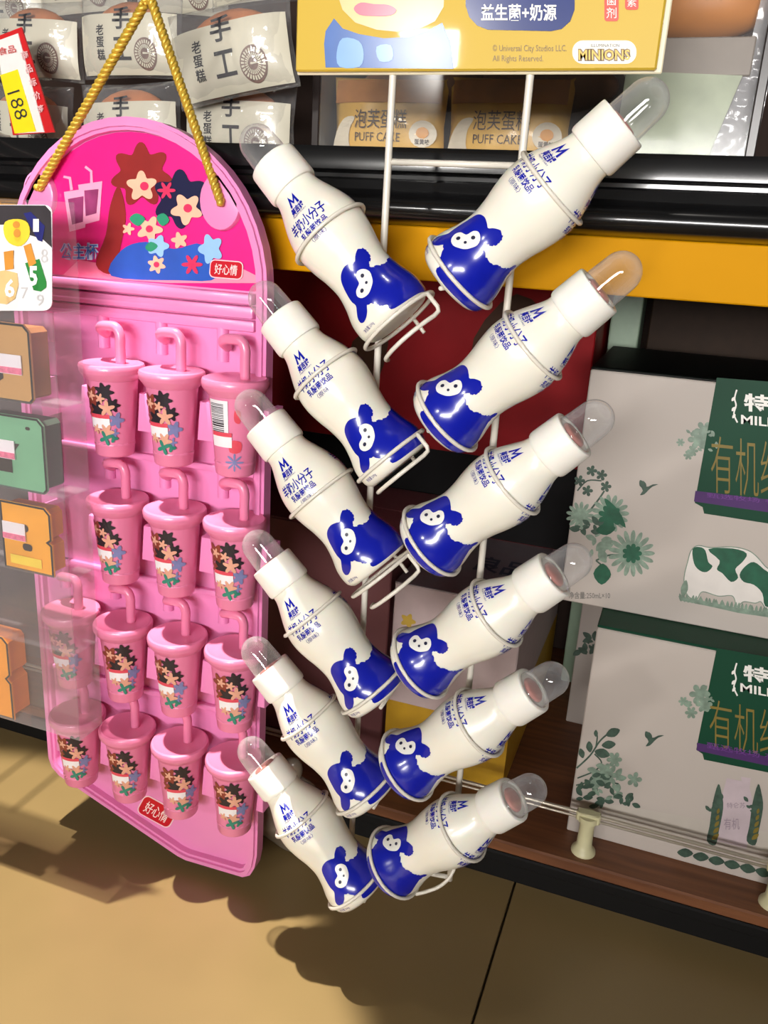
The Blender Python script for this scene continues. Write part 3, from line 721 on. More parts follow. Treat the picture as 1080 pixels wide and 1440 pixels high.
digit_block('number_block', 'tan number block 9 with price sticker, topmost in the clear case', B((196, 152, 92)), B((152, 102, 62)), '9', -.531, Z(-.153), .062, .061, .026, False,
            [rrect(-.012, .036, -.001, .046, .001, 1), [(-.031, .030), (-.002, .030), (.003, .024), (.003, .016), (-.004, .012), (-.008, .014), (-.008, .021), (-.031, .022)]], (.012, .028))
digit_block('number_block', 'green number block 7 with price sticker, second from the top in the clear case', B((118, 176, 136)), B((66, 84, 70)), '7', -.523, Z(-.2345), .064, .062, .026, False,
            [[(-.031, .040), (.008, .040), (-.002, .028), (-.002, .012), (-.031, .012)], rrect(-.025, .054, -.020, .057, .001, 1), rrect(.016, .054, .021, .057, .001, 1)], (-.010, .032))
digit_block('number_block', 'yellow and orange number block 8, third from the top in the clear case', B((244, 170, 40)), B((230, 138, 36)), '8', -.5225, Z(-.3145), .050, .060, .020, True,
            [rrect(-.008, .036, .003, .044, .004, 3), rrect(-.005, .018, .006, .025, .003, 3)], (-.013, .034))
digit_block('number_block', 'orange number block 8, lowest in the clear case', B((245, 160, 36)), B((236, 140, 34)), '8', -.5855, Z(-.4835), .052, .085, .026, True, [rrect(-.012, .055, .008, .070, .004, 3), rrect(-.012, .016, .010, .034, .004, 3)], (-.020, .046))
bm = new(); poly(bm, [(-.020, .003), (.016, .003), (.016, .012), (-.020, .012)], lambda a, b: (a - .5475, YF - .0010, b + Z(-.3145)))
for f in bm.faces: f.normal_flip() if f.normal.y > 0 else None
yb8 = [o for o in bpy.data.objects if o.get('label', '').startswith('yellow and orange number')][0]
o = obj('yellow_strip', bm, mat('strip_yellow', (246, 216, 70), .35), None); o.parent = yb8; o.matrix_parent_inverse = Matrix.Translation(-yb8.location)

# ------------------------------------------------------------------ milk boxes
mw = mat('box_white', (190, 180, 172), .45, .03, 6, spec=.3)
mg = mat('box_green', (18, 66, 46), .5, .06, 10, spec=.2)
mk = mat('box_black_green', (8, 13, 11), .5, .06, 10, spec=.2)
g1 = mat('print_green', (28, 88, 64), .35, .2, 120); g2 = mat('print_greengrey', (126, 146, 130), .35, .25, 150); g3 = mat('print_darkgreen', (62, 84, 72), .35, .3, 150)
goldp = mat('print_oldgold', (128, 110, 46), .3, .1); purp = mat('print_purple', (74, 38, 100), .3, .06)
def daisy(cx, cz, r, n=15, k=.55): return [(cx + r * (k + (1 - k) * abs(math.cos(n * a / 2)) ** .7) * math.cos(a), cz + r * (k + (1 - k) * abs(math.cos(n * a / 2)) ** .7) * math.sin(a)) for a in [2 * PI * j / (n * 8) for j in range(n * 8)]]
def leaf(x0, z0, x1, z1, w=.3):
    d = Vector((x1 - x0, z1 - z0)); nrm = Vector((-d.y, d.x)) * w; m = Vector((x0 + x1, z0 + z1)) / 2
    return spline2([(x0, z0), (m.x + nrm.x, m.y + nrm.y), (x1, z1), (m.x - nrm.x, m.y - nrm.y)], 3)
def stem(pts, wd=1.0):
    pts = smoothpath([(a, b, 0) for a, b in pts], 4); l = []; r = []
    for i, p in enumerate(pts):
        t = (pts[min(i + 1, len(pts) - 1)] - pts[max(i - 1, 0)]).normalized(); n = Vector((-t.y, t.x, 0)) * wd / 2
        l.append((p.x + n.x, p.y + n.y)); r.append((p.x - n.x, p.y - n.y))
    return l + r[::-1]
def sprig(rnd, cx, cy, n, spread, s):
    o = []
    for _ in range(n):
        a = rnd.uniform(0, 2 * PI); d = spread * math.sqrt(rnd.random()); x = cx + d * math.cos(a); y = cy + d * math.sin(a)
        b = rnd.uniform(0, 2 * PI); l = s * rnd.uniform(.6, 1.2); o.append(leaf(x, y, x + l * math.cos(b), y + l * math.sin(b), .28))
    return o
def milk_box(label, x0, yf, z0, ht, wd, dep, top_m, plane):
    t = thing('milk_box', label, 'carton', (x0 + wd / 2, yf + dep / 2, z0), 'white and green milk boxes')
    bm = new(); box(bm, -wd / 2, wd / 2, -dep / 2, dep / 2, 0, ht - .003, .0012, 1); obj('carton', bm, mw, t)
    bm = new(); box(bm, -wd / 2, wd / 2, -dep / 2, dep / 2, ht - .003, ht, .0012, 1); obj('lid', bm, top_m, t)
    def dc(name, m, items, lift):
        return prints(name, t, m, items, lift, lambda l: pxmap(yf, l, *t.location))
    return t, dc
YM1 = .887; YM2 = .840
t1, d1 = milk_box('white milk box with printed cow and flowers, stacked on top of another', -.092, YM1, Z(-.3755), .2615, .36, .22, mk, 0)
t2, d2 = milk_box('white milk box with printed carton and leafy branches, at the bottom of the stack', -.045, YM2, Z(-.6365), .2605, .36, .22, mg, 0)
rnd = random.Random(11)
for k, (d, du, dv, sh_) in enumerate(((d1, 0, 0, 0), (d2, 0, 0, 0))):
    if k == 0:
        panel = [(1008, 531), (1300, 553), (1300, 770), (990, 722), (988, 713), (977, 707)]; band = [(978, 690), (1300, 728), (1300, 752), (976, 705)]
        T1 = (1046, 578, 1160, 552); T2 = (1042, 596, 1190, 583); T3 = (1000, 692, 1170, 612); mong = (1034, 556)
        sl = .10
    else:
        panel = [(1008, 911), (1300, 962), (1300, 1130), (990, 1068), (988, 1060), (979, 1054)]; band = [(980, 1044), (1300, 1108), (1300, 1124), (980, 1055)]
        T1 = (1045, 957, 1160, 933); T2 = (1041, 972, 1190, 960); T3 = (998, 1048, 1170, 982); mong = (1034, 940)
        sl = .185
    d('panel', mg, [('p', panel)], .0004); d('band', purp, [('p', band)], .0007)
    def st(s, b, bold, sl=sl):
        return s, b, bold
    bmT = []
    for nm, m, s, b, bold in (('lettering', facew, '特仑苏', T1, .03), ('lettering', facew, 'MILK DELUXE', T2, .02), ('lettering', goldp, '有机纯牛奶', T3, -.01)):
        bm = new(); T = t1 if k == 0 else t2; f0 = pxmap(YM1 if k == 0 else YM2, .0008, *T.location)
        f = lambda a, c, f0=f0, b=b, sl=sl: f0(a, c + (a - b[0]) * sl)
        text(bm, s, f, b, bold); obj(nm, bm, m, T)
    bm = new(); T = t1 if k == 0 else t2; f0 = pxmap(YM1 if k == 0 else YM2, .0011, *T.location)
    text(bm, '甄选牧场 有机认证', lambda a, c, f0=f0, sl=sl: f0(a, c + (a - 992) * sl), (994, band[3][1] - 4 - (2 if k == 0 else 0), 1150, band[3][1] - 13), .0); obj('lettering', bm, mat('print_lilac', (112, 60, 140), .3), T)
    u, v = mong
    d('vertical_script', facew, [('p', stem([(u + 2, v - 8), (u - 1, v + 4), (u + 1, v + 14), (u - 2, v + 26), (u + 3, v + 38)], 2.2)), ('p', leaf(u - 1, v + 2, u - 5, v + 8, .3)), ('p', leaf(u, v + 16, u - 5, v + 22, .3)), ('p', leaf(u, v + 26, u - 4, v + 32, .3))], .0008)
# box one: flowers, bird, cow
items = [('p', stem([(806, 745), (826, 722), (842, 702), (850, 690)], 2.5)), ('p', stem([(838, 788), (855, 781), (868, 780)], 2.5)), ('p', stem([(838, 788), (852, 800), (858, 812)], 2.2)), ('p', stem([(812, 690), (826, 676), (846, 676)], 2))]
for x, y in ((832, 662), (846, 668), (852, 684), (826, 690), (815, 676)): items += [('p', daisy(x, y, 8, 5, .4))]
d1('flower_print', g3, items + [('p', p) for p in sprig(rnd, 828, 740, 10, 14, 16)], .0004)
d1('flower_print', g2, [('p', daisy(888, 778, 33, 17, .5)), ('p', daisy(858, 722, 27, 15, .55)), ('p', daisy(816, 725, 20, 13, .5))] + [('p', p) for p in sprig(rnd, 836, 765, 14, 16, 18)], .0005)
d1('flower_print', g1, [('p', daisy(889, 778, 14, 9, .7)), ('p', daisy(858, 726, 17, 9, .6)), ('p', leaf(848, 792, 846, 822, .42)), ('p', leaf(850, 700, 880, 742, .12)), ('p', leaf(838, 746, 866, 742, .3))], .0008)
d1('flower_print', g2, [('p', daisy(x, y, r, 6, .45)) for x, y, r in ((990, 606, 14), (982, 618, 15), (996, 622, 12), (974, 634, 8), (968, 640, 7), (957, 622, 6))] + [('p', p) for p in sprig(rnd, 988, 616, 14, 20, 10)], .0003)
def bird(u, v): return [('p', spline2([(u, v), (u + 4, v - 1), (u + 10, v - 1), (u + 16, v - 4), (u + 24, v - 4), (u + 16, v - 1), (u + 10, v + 4), (u + 4, v + 10), (u - 2, v + 11), (u + 2, v + 5)], 2)), ('p', leaf(u + 4, v + 2, u - 2, v - 10, .3)), ('p', leaf(u + 6, v + 2, u + 2, v - 9, .25))]
d1('bird_print', g3, bird(902, 685), .0005)
d1('lettering', mat('print_grey', (120, 116, 112), .4), [('t', '净含量:250mL×10', (800, 842, 858, 832), .01)], .0005)
cow = spline2([(964, 830), (962, 812), (967, 790), (972, 774), (982, 767), (1000, 770), (1030, 769), (1056, 776), (1076, 796), (1086, 808), (1090, 850), (1078, 856), (1070, 846), (1062, 848), (1046, 846), (1036, 852), (1030, 838), (1010, 838), (988, 832), (980, 842), (970, 840)], 3)
d1('cow_print', mat('cow_white', (226, 220, 214), .35, .04, 60), [('p', cow)], .0004)
d1('cow_outline', g2, [('p', stem(cow[k:k + 14], 1.3)) for k in range(0, len(cow) - 1, 13)], .0005)
d1('cow_print', g1, [('p', spline2(p, 3)) for p in ([(974, 772), (984, 769), (992, 774), (996, 790), (1002, 796), (994, 804), (984, 802), (976, 792)], [(996, 772), (1030, 771), (1050, 778), (1044, 790), (1034, 800), (1038, 812), (1028, 818), (1016, 806), (1008, 800), (1012, 788)], [(1048, 796), (1060, 790), (1074, 800), (1086, 812), (1092, 850), (1076, 852), (1072, 834), (1060, 822), (1046, 818), (1040, 808)])], .0007)
d1('grass_print', g2, [('p', [(954, 838), (990, 845), (1030, 853), (1060, 858), (1096, 862), (1096, 870), (1040, 862), (1000, 853), (956, 844)])] + [('p', p) for x in range(958, 1090, 5) for p in [leaf(x, 846 + (x - 958) * .16, x + rnd.uniform(-3, 3), 834 + (x - 958) * .16, .18)]] + [('p', leaf(965, 815, 960, 840, .2))], .0006)
# black strap handle on the upper box
bm = new(); tube(bm, smoothpath([(.0 + .09 + .0, -.03, .262), (.10, -.04, .275), (.14, -.045, .281), (.18, -.045, .281)], 5), .003, 8); obj('handle', bm, mat('handle_black', (40, 38, 38), .25), t1)
# box two: branches, bird, small carton picture
it = [('p', stem([(811, 1080), (830, 1062), (842, 1044), (852, 1034), (864, 1026)], 2.4)), ('p', stem([(812, 1094), (836, 1084), (846, 1072), (836, 1060)], 2)), ('p', stem([(810, 1104), (840, 1098), (870, 1102)], 2)), ('p', stem([(838, 1050), (840, 1036), (838, 1028)], 2))]
for x0, y0, x1, y1 in ((852, 1034, 872, 1026), (838, 1036, 838, 1026), (846, 1048, 866, 1046), (836, 1056, 858, 1062), (830, 1058, 828, 1042), (820, 1066, 816, 1052)): it.append(('p', leaf(x0, y0, x1, y1, .3)))
d2('branch_print', g3, it + [('p', p) for p in sprig(rnd, 838, 1112, 30, 26, 13)] + [('p', p) for p in sprig(rnd, 880, 1128, 9, 10, 12)], .0004)
d2('branch_print', g2, [('p', daisy(864, 1068, 11, 6, .5)), ('p', daisy(892, 1096, 11, 5, .35)), ('p', daisy(852, 1090, 17, 9, .6))] + [('p', p) for p in sprig(rnd, 855, 1100, 26, 28, 13)], .0006)
d2('flower_print', g2, [('p', daisy(x, y, r, 6, .45)) for x, y, r in ((984, 976, 15), (972, 1002, 9), (961, 986, 7), (990, 990, 12))] + [('p', p) for p in sprig(rnd, 984, 984, 12, 16, 10)], .0005)
d2('bird_print', g3, bird(910, 1038), .0005)
d2('hill_print', mat('print_pale_grey', (190, 182, 172), .35, .06, 20), [('p', [(812, 1130), (870, 1132), (940, 1144), (1090, 1172), (1090, 1200), (812, 1146)])], .0002)
d2('carton_picture', mat('print_mauvegrey', (196, 180, 186), .35, .1, 40), [('p', [(1022, 1094), (1052, 1100), (1058, 1124), (1050, 1193), (1006, 1182), (1016, 1116)]), ('p', [(1042, 1092), (1056, 1094), (1054, 1108), (1044, 1106)])], .0004)
d2('lettering', mat('print_softgrey', (150, 134, 146), .4), [('t', '特仑苏', (1022, 1136, 1048, 1128), 0), ('t', '有机', (1018, 1166, 1040, 1150), 0)], .0007)
for u in (1010, 1066):
    cone = spline2([(u, 1102), (u + 5, 1116), (u + 7, 1136), (u + 1, 1168), (u - 4, 1188), (u - 16, 1182), (u - 12, 1160), (u - 8, 1130)], 3)
    d2('cone_print', g3, [('p', cone)] + [('p', p) for p in sprig(rnd, u - 3, 1132, 8, 12, 9)], .0006)
    d2('cone_print', goldp, [('p', leaf(u - 9 + 2 * k, 1180 - 9 * k, u + 1, 1172 - 9 * k, .25)) for k in range(5)], .0009)
d2('base_print', g3, [('p', leaf(952 + 22 * k, 1198 + 5 * k, 975 + 22 * k, 1200 + 6 * k, .28)) for k in range(6)], .0005)
# third box, further back on the deck
t3, d3 = milk_box('white milk box with flowers standing behind the lower milk box, mostly hidden', -.081, 1.075, Z(-.6365), .255, .3, .1, mk, 0)
bm = new()
for p in sprig(rnd, .012, .20, 9, .012, .014) + sprig(rnd, .020, .12, 16, .018, .014): poly(bm, [(a - .15, b) for a, b in p], lambda a, b: (a, -.0506 - random.random() * .0003, b))
obj('flower_print', bm, g3, t3)

# ------------------------------------------------------------------ other cartons on the lower deck
def carton(name, label, x0, x1, y0, y1, z0, z1, m):
    t = thing(name, label, 'carton', ((x0 + x1) / 2, (y0 + y1) / 2, z0))
    hx, hy = (x1 - x0) / 2, (y1 - y0) / 2
    bm = new(); box(bm, -hx, hx, -hy, hy, 0, z1 - z0, .0015, 1); obj('carton', bm, m, t)
    if name in ('mauve_carton', 'brown_carton', 'green_carton'):
        for sg in (-1, 1):
            bm = new(); box(bm, -hx + .001, hx - .001, min(sg * .001, sg * (hy - .001)), max(sg * .001, sg * (hy - .001)), z1 - z0, z1 - z0 + .0018, .0005, 1); obj('top_flap', bm, m, t)
    return t, hx, hy
ZD = Z(-.6365)
grey = mat('carton_top_shade', (122, 112, 116), .5, .05)
t, hx, hy = carton('white_carton', 'pale carton with grey-shaded top and yellow foot, behind the right bottle column', -.285, -.130, .88, 1.24, ZD, Z(-.390), mat('carton_pale', (206, 186, 186), .4, .04))
bm = new(); box(bm, -hx, hx, -hy, hy, .2465, .2475); obj('top_face', bm, grey, t)  # pale top toned grey: its shade is put into the colour
bm = new(); box(bm, -hx - .0003, hx + .0003, -hy - .0004, hy, .002, .088); obj('yellow_band', bm, mat('carton_yellow', (204, 158, 40), .4, .06), t)
bm = new(); text(bm, '良品', lambda a, b: (a, b, .2480), (-.005, -.10, .062, -.045), .02); obj('lettering', bm, dark, t)
bm = new()
for a, b, r in ((-.058, .20, .010), (-.035, .17, .014), (-.064, .155, .008), (-.02, .195, .006)): poly(bm, blossom(a, b, r, 5, .2), lambda p, s: (p, -hy - .0006, s))
for f in bm.faces: f.normal_flip() if f.normal.y > 0 else None
obj('print_patch', bm, mat('print_mustard', (206, 172, 70), .4, .1), t)
t, hx, hy = carton('maroon_carton', 'large dark maroon carton in the shade behind the bottles', -.56, -.112, 1.085, 1.26, Z(-.389), Z(-.035), mat('carton_maroon', (146, 22, 28), .55, .15, 14, spec=.15))
bm = new(); box(bm, -hx - .0003, hx + .0003, -hy - .0004, hy, .001, .115); obj('shade_band', bm, mat('carton_shade', (14, 12, 13), .55, .1, spec=.15), t)  # shade on the lower carton put into the colour as a dark band
for pp in ([(.08, .20), (.13, .23), (.17, .29), (.12, .33), (.07, .27)], [(-.10, .18), (-.06, .20), (-.05, .27), (-.10, .25)]):
    bm = new(); poly(bm, spline2(pp, 3), lambda a, b: (a, -hy - .0006, b)); bm.normal_update()
    for f in bm.faces: f.normal_flip() if f.normal.y > 0 else None
    obj('print_patch', bm, mat('print_dull_brown', (74, 48, 34), .5, .2, 30, spec=.15), t)
t, hx, hy = carton('mauve_carton', 'dull mauve carton beside the pale one, behind the left bottle column', -.62, -.292, .885, 1.08, ZD, Z(-.338), mat('carton_mauve', (124, 76, 78), .45, .06, 14))
carton('green_carton', 'tall pale green carton at the back, seen just under the yellow panel', -.106, -.067, 1.19, 1.27, ZD, Z(.02), mat('carton_pale_green', (150, 172, 148), .45, .05))
carton('brown_carton', 'dark brown carton at the back above the upper milk box', -.055, .30, 1.18, 1.28, ZD, Z(.02), mat('carton_brown', (44, 30, 20), .6, .1, spec=.15))
carton('brown_carton', 'dark brown carton low at the back left, behind the pink board', -1.0, -.64, .90, 1.2, ZD, Z(-.20), mat('carton_brown2', (70, 52, 46), .5, .1))

# crumpled bag on the floor by the shelf foot
def crumple(bm, c, sx, sy, sz, seed, amp=.18, sub=4):
    rnd = random.Random(seed); r = bmesh.ops.create_icosphere(bm, subdivisions=sub, radius=1)
    dirs = [(Vector((rnd.gauss(0, 1), rnd.gauss(0, 1), rnd.gauss(0, 1))).normalized(), rnd.uniform(.4, 1)) for _ in range(26)]
    for v in r['verts']:
        n = v.co.normalized(); d = 1
        for dd, k in dirs:
            d -= amp * k * max(0, n.dot(dd) - .72) * 3.2
        d = max(d, .62 + .1 * n.z)
        v.co = Vector((c[0] + n.x * d * sx, c[1] + n.y * d * sy, c[2] + n.z * d * sz))
t = thing('plastic_bag', 'crumpled grey plastic bag on the floor under the left bottles', 'bag', (-.350, .735, 0))
bm = new(); crumple(bm, (0, 0, .056), .050, .036, .060, 4, .13)
for v in bm.verts: v.co.z = max(v.co.z, .001)
obj('bag', bm, mat('bag_grey', (134, 122, 108), .3, .25, 40, coat=.3), t, True)
bm = new(); crumple(bm, (.004, .004, .108), .014, .011, .020, 8, .13, 3); obj('knot', bm, MATS['bag_grey'], t, True)

# ------------------------------------------------------------------ goods on the upper tray
ZT = Z(.058)
film = clear('bag_film', milky=.05, edge=.12, rough=.10, bump=.5, gloss=.05)
cake = mat('cake_brown', (186, 116, 72), .6, .16, 50, bump=.2)
paper = mat('wrapper_cream', (206, 200, 180), .4, .05, 20, coat=.2)
ink = mat('wrapper_ink', (40, 40, 44), .5, .05)
sealm = mat('seal_brown', (122, 98, 90), .5, .25, 150)
def pillow(bm, wd, ht, dp_, n=10, m=8, rnd=None, flat=.0):
    """pillow-shaped pack, centre at origin, in x-z, bulging along y, with a crimped edge"""
    F = []; Bk = []
    for j in range(m + 1):
        for i in range(n + 1):
            s = -1 + 2 * i / n; t = -1 + 2 * j / m
            h = dp_ / 2 * (max(0, 1 - abs(s) ** 3.2) * max(0, 1 - abs(t) ** 3.2)) ** .6 + .0006
            w = (rnd.uniform(-1, 1) * .0012) if rnd and abs(s) < .99 and abs(t) < .99 else 0
            px = s * wd / 2 * (1 - .05 * (1 - abs(t))); pz = t * ht / 2 * (1 - .05 * (1 - abs(s)))
            F.append(bm.verts.new((px, -h + w, pz))); Bk.append(bm.verts.new((px, h, pz)))
    k = n + 1
    for j in range(m):
        for i in range(n):
            a = j * k + i
            bm.faces.new((F[a], F[a + 1], F[a + k + 1], F[a + k])); bm.faces.new((Bk[a + 1], Bk[a], Bk[a + k], Bk[a + k + 1]))
    edge = [i for i in range(n)]
    for i in range(n):
        bm.faces.new((F[i + 1], F[i], Bk[i], Bk[i + 1])); t = m * k + i; bm.faces.new((F[t], F[t + 1], Bk[t + 1], Bk[t]))
    for j in range(m):
        a = j * k; bm.faces.new((F[a], F[a + k], Bk[a + k], Bk[a])); b = a + n; bm.faces.new((F[b + k], F[b], Bk[b], Bk[b + k]))
PW, PH, PD = .122, .078, .040
def pillow_front(x, z, wd, ht, dp_):
    s = min(1, abs(x / (wd / 2))); t = min(1, abs(z / (ht / 2)))
    return -(dp_ / 2 * (max(0, 1 - s ** 3.2) * max(0, 1 - t ** 3.2)) ** .6 + .0006)
def cake_bag_parts():
    L = []; rnd = random.Random(2)
    bm = new(); pillow(bm, PW, PH, PD, 14, 10, rnd); L.append(('film', bm, film, True))
    # paper band: lower three quarters of the front
    bm = new(); n, m = 14, 9; g = []
    for j in range(m + 1):
        for i in range(n + 1):
            x = -PW * .47 + PW * .94 * i / n; z = -PH * .46 + PH * .70 * j / m
            g.append(bm.verts.new((x, pillow_front(x, z, PW, PH, PD) + .0016, z)))
    for j in range(m):
        for i in range(n):
            a = j * (n + 1) + i; bm.faces.new((g[a], g[a + 1], g[a + n + 2], g[a + n + 1]))
    L.append(('wrapper', bm, paper, True))
    bm = new(); bmesh.ops.create_uvsphere(bm, u_segments=20, v_segments=12, radius=1)
    for v in bm.verts:
        v.co = Vector((v.co.x * PW * .40, v.co.y * PD * .34, v.co.z * PH * .42))
    L.append(('cake', bm, cake, True))
    f = lambda a, b: (a, pillow_front(a, b, PW, PH, PD) + .0010, b)
    bm = new(); vtext(bm, '手工', f, -.010, .004, .0205, 1.35, .02); vtext(bm, '老蛋糕', f, -.031, -.001, .010, 1.12, .015)
    L.append(('lettering', bm, ink, False))
    bm = new(); poly(bm, circ(.027, -.018, .0125, .0145, 26), f); L.append(('seal', bm, sealm, False))
    bm = new()
    for rr in (.0112, .0075): 
        n = 26
        for k in range(n):
            a0, a1 = 2 * PI * k / n, 2 * PI * (k + .6) / n
            poly(bm, [(.027 + rr * math.cos(a0), -.018 + rr * 1.1 * math.sin(a0)), (.027 + rr * math.cos(a1), -.018 + rr * 1.1 * math.sin(a1)), (.027 + (rr - .003) * math.cos(a1), -.018 + (rr - .003) * 1.1 * math.sin(a1)), (.027 + (rr - .003) * math.cos(a0), -.018 + (rr - .003) * 1.1 * math.sin(a0))], lambda a, b: (f(a, b)[0], f(a, b)[1] - .0004, b))
    L.append(('seal_rays', bm, paper, False))
    return L
BAG = None
def cake_bag(u, v, y, tilt, label, s=1.0, lean=0, z=None):
    global BAG
    p = at(u, v, y)
    t = thing('cake_bag', label, 'packaged cake', p if z is None else (p.x, y, z), 'wrapped cakes on the upper shelf', (Matrix.Rotation(R(lean), 3, 'X') @ Matrix.Rotation(R(tilt), 3, 'Y')).to_quaternion())
    if BAG is None: BAG = [obj(n, bm, m, t, sm) for n, bm, m, sm in cake_bag_parts()]
    else:
        for o in BAG:
            c = o.copy(); COL.objects.link(c); c.parent = t
    t.scale = (s, s, s)
zl = ZT + PH / 2
YL = .80
cake_bag(338, 160, YL, 1, 'wrapped cake in cream paper standing below the tilted one, right of the rope', 1.0, 0, zl)
cake_bag(186, 160, YL + .012, -2, 'wrapped cake in cream paper between the rope strands, just above the pink arch', 1.0, 0, zl)
cake_bag(40, 160, YL + .02, 3, 'wrapped cake in cream paper behind the red and yellow price card', 1.0, 0, zl)
cake_bag(328, 72, .762, -10, 'tilted wrapped cake with big seal, right of the gold rope', 1.04)
cake_bag(186, 46, YL + .02, 0, 'wrapped cake with a round seal behind the knot of the gold rope', 1.0, 0, ZT + .121)
cake_bag(52, 45, YL + .03, 2, 'wrapped cake in cream paper at the upper left above the price card', 1.0, 0, ZT + .121)
for i, (u, y) in enumerate(((370, .86), (262, .90), (120, .885), (10, .93))):
    cake_bag(u, 0, y, (-4, 5, -3, 4)[i], 'wrapped cake in the back row, %s from the right' % ('first', 'second', 'third', 'fourth')[i], 1.0, 0, ZT + .195)
# small sleeve seen under the knot
p = at(183, 88, .775)
# clear tub of puff cakes
YP = .83
xL = at(452, 150, YP).x; xR = at(1066, 150, YP).x
tub = thing('clear_tub', 'clear plastic tub with dark corner posts holding puff cakes behind the sign', 'tub', ((xL + xR) / 2, YP, ZT))
hw = (xR - xL) / 2
tubm = clear('tub_clear', milky=.03, edge=.12, rough=.12, gloss=.01)
bm = new(); box(bm, -hw, hw, -.012, -.0105, .001, .17); obj('front_panel', bm, tubm, tub)
for nm, xx in (('corner_post', -hw), ('corner_post', hw)):
    bm = new(); box(bm, xx - .004, xx + .004, -.014, .12, .001, .18, .001, 1); obj(nm, bm, mat('post_dark', (40, 32, 30), .3), tub)
bm = new(); box(bm, -hw, hw, -.010, .12, .0002, .0012); obj('tub_floor', bm, mat('tub_floor', (90, 74, 60), .5), tub)
pyel = mat('puff_yellow', (222, 176, 84), .35, .06, 20, coat=.2)
PFW = .1185; PFH = .088
def puff_parts():
    L = []
    bm = new(); pillow(bm, PFW, PFH, .034, 14, 10, random.Random(9)); L.append(('pouch', bm, pyel, True))
    g = lambda o: (lambda a, b: (a, pillow_front(a, b, PFW, PFH, .034) - .0012 - o, b))
    bm = new(); n = 12
    vs = [[bm.verts.new(g(.0002)(-PFW * .46 + PFW * .92 * i / n, PFH * (.22 + .24 * j / 4))) for i in range(n + 1)] for j in range(5)]
    for j in range(4):
        for i in range(n): bm.faces.new((vs[j][i], vs[j][i + 1], vs[j + 1][i + 1], vs[j + 1][i]))
    L.append(('cake_window', bm, mat('puff_window', (176, 118, 62), .35, .2, 40), True))
    bm = new(); poly(bm, spline2([(-.056, -.028), (-.052, -.008), (-.042, .005), (-.030, .006), (-.035, -.004), (-.036, -.016), (-.034, -.028)], 3), g(.0006)); poly(bm, circ(.040, -.008, .013, .012, 18), g(.0006)); L.append(('cream_print', bm, mat('puff_cream', (226, 214, 190), .4, .05), False))
    bm = new(); poly(bm, circ(.040, -.007, .006, .005, 14), g(.0010)); L.append(('yolk_print', bm, mat('puff_orange', (222, 150, 50), .4, .05), False))
    bm = new(); text(bm, '泡芙蛋糕', g(.0008), (-.030, -.004, .024, .013), .0); text(bm, 'PUFF CAKE', g(.0008), (-.029, -.0155, .018, -.0075), .0); text(bm, '蛋黄味', g(.0013), (.033, -.0175, .047, -.0125), .02)
    L.append(('lettering', bm, mat('puff_ink', (66, 48, 34), .4), False))
    return L
PUF = None
for i, (u, lab) in enumerate(((548, 'yellow puff cake pouch at the left end of the clear tub'), (716, 'yellow puff cake pouch in the middle of the clear tub, behind a rack rod'))):
    p = at(u, 170, YP + .022)
    t = thing('puff_cake_pouch', lab, 'packaged cake', (p.x, YP + .022, ZT + .0455), 'puff cake pouches in the clear tub')
    if PUF is None: PUF = [obj(n, bm, m, t, s) for n, bm, m, s in puff_parts()]
    else:
        for o in PUF: c = o.copy(); COL.objects.link(c); c.parent = t
for i, (u, lab) in enumerate(((600, 'brown wrapped cake lying above the left puff pouches, behind the sign'), (770, 'brown wrapped cake lying above the middle puff pouches, behind the sign'))):
    p = at(u, 90, YP + .04); t = thing('brown_cake', lab, 'packaged cake', (p.x, YP + .045, ZT + .085), 'brown cakes over the puff pouches')
    bm = new(); bmesh.ops.create_uvsphere(bm, u_segments=24, v_segments=12, radius=1)
    for v in bm.verts: v.co = Vector((v.co.x * .068, v.co.y * .028, v.co.z * .024))
    obj('cake', bm, mat('dark_cake', (112, 78, 56), .6, .2, 40), t, True)
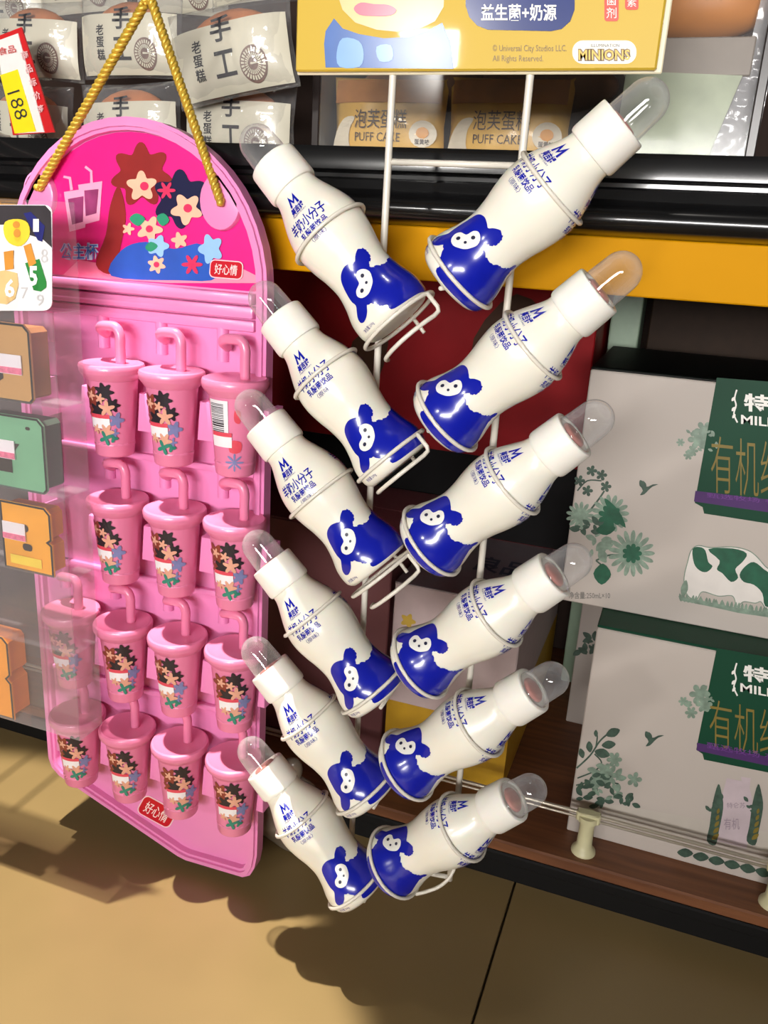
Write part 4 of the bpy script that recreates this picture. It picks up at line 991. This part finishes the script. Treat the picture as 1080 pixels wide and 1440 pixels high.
# bagged bun with pale green paper at the right end
p = at(975, 110, YP + .03)
t = thing('bun_pack', 'orange bun in a clear pack with pale green paper at the right of the tub', 'packaged cake', (p.x, YP + .045, ZT + .002))
bm = new(); bmesh.ops.create_uvsphere(bm, u_segments=28, v_segments=16, radius=1)
for v in bm.verts: v.co = Vector((v.co.x * .062 - .004, v.co.y * .03, v.co.z * .028 + .146))
obj('bun', bm, mat('bun_orange', (214, 136, 58), .5, .1, 25), t, True)
bm = new(); box(bm, -.058, .046, -.034, -.030, .086, .116, .001, 1); obj('grey_card', bm, mat('card_taupe', (148, 136, 124), .5, .06), t)
bm = new(); prism(bm, [(-.058, .012), (.018, .002), (.040, .086), (-.056, .090)], -.036, -.033); obj('green_paper', bm, mat('paper_green', (176, 186, 156), .5, .14, 35), t)
bm = new(); prism(bm, [(-.060, .0), (.020, .0), (.014, .006), (-.060, .016)], -.038, -.034); obj('brown_strip', bm, mat('strip_brown', (136, 100, 82), .5, .1), t)
bm = new(); prism(bm, [(.018, .002), (.060, .002), (.064, .17), (.046, .17), (.040, .086)], -.030, -.026); obj('clear_fold', bm, clear('fold_film', milky=.28, edge=.25, rough=.12, bump=.6), t)
# price card in red, white and yellow
p0 = at(38, 112, .765)
t = thing('price_card', 'tilted red price card with white centre and yellow sticker on the left of the shelf', 'price card', (p0.x, .765, p0.z))
f = pxmap(.765, 0, *t.location)
def pz(pts, y0, y1):
    bm = new(); prism(bm, [(lambda q: (q[0], q[2]))(f(u, v)) for u, v in pts], y0, y1); return bm
obj('card', pz([(-6, 52), (30, 38), (77, 186), (18, 190)], 0, .0016), mat('card_red', (204, 30, 34), .35, .04), t)
obj('white_panel', pz([(-4, 58), (26, 47), (63, 186), (24, 188), (2, 100)], -.0008, .0002), mat('card_panel', (238, 232, 228), .35, .03), t)
obj('yellow_sticker', pz([(2, 106), (26, 98), (52, 185), (22, 188)], -.0016, -.0006), mat('sticker_yellow', (250, 222, 22), .4, .03), t)
def rt(cx, cy, ang):
    g = pxmap(.765, .0022, *t.location); ca, sa = math.cos(ang), math.sin(ang)
    return lambda a, b: g(cx + a * ca - b * sa, cy + a * sa + b * ca)
bm = new(); text(bm, '188', rt(27, 148, 1.25), (-20, 9, 20, -9), -.01); obj('lettering', bm, ink, t)
bm = new()
for k, ch in enumerate('商品标价签'):
    text(bm, ch, rt(37 + 5.6 * k, 78 + 19 * k, -.28), (-5, 6, 5, -6), .02)
obj('lettering', bm, mat('card_pale_ink', (240, 190, 190), .4), t)
bm = new(); text(bm, '食品', rt(10, 72, -.2), (-10, 5, 14, -6), 0); obj('lettering', bm, mat('card_red_ink', (206, 60, 60), .4), t)
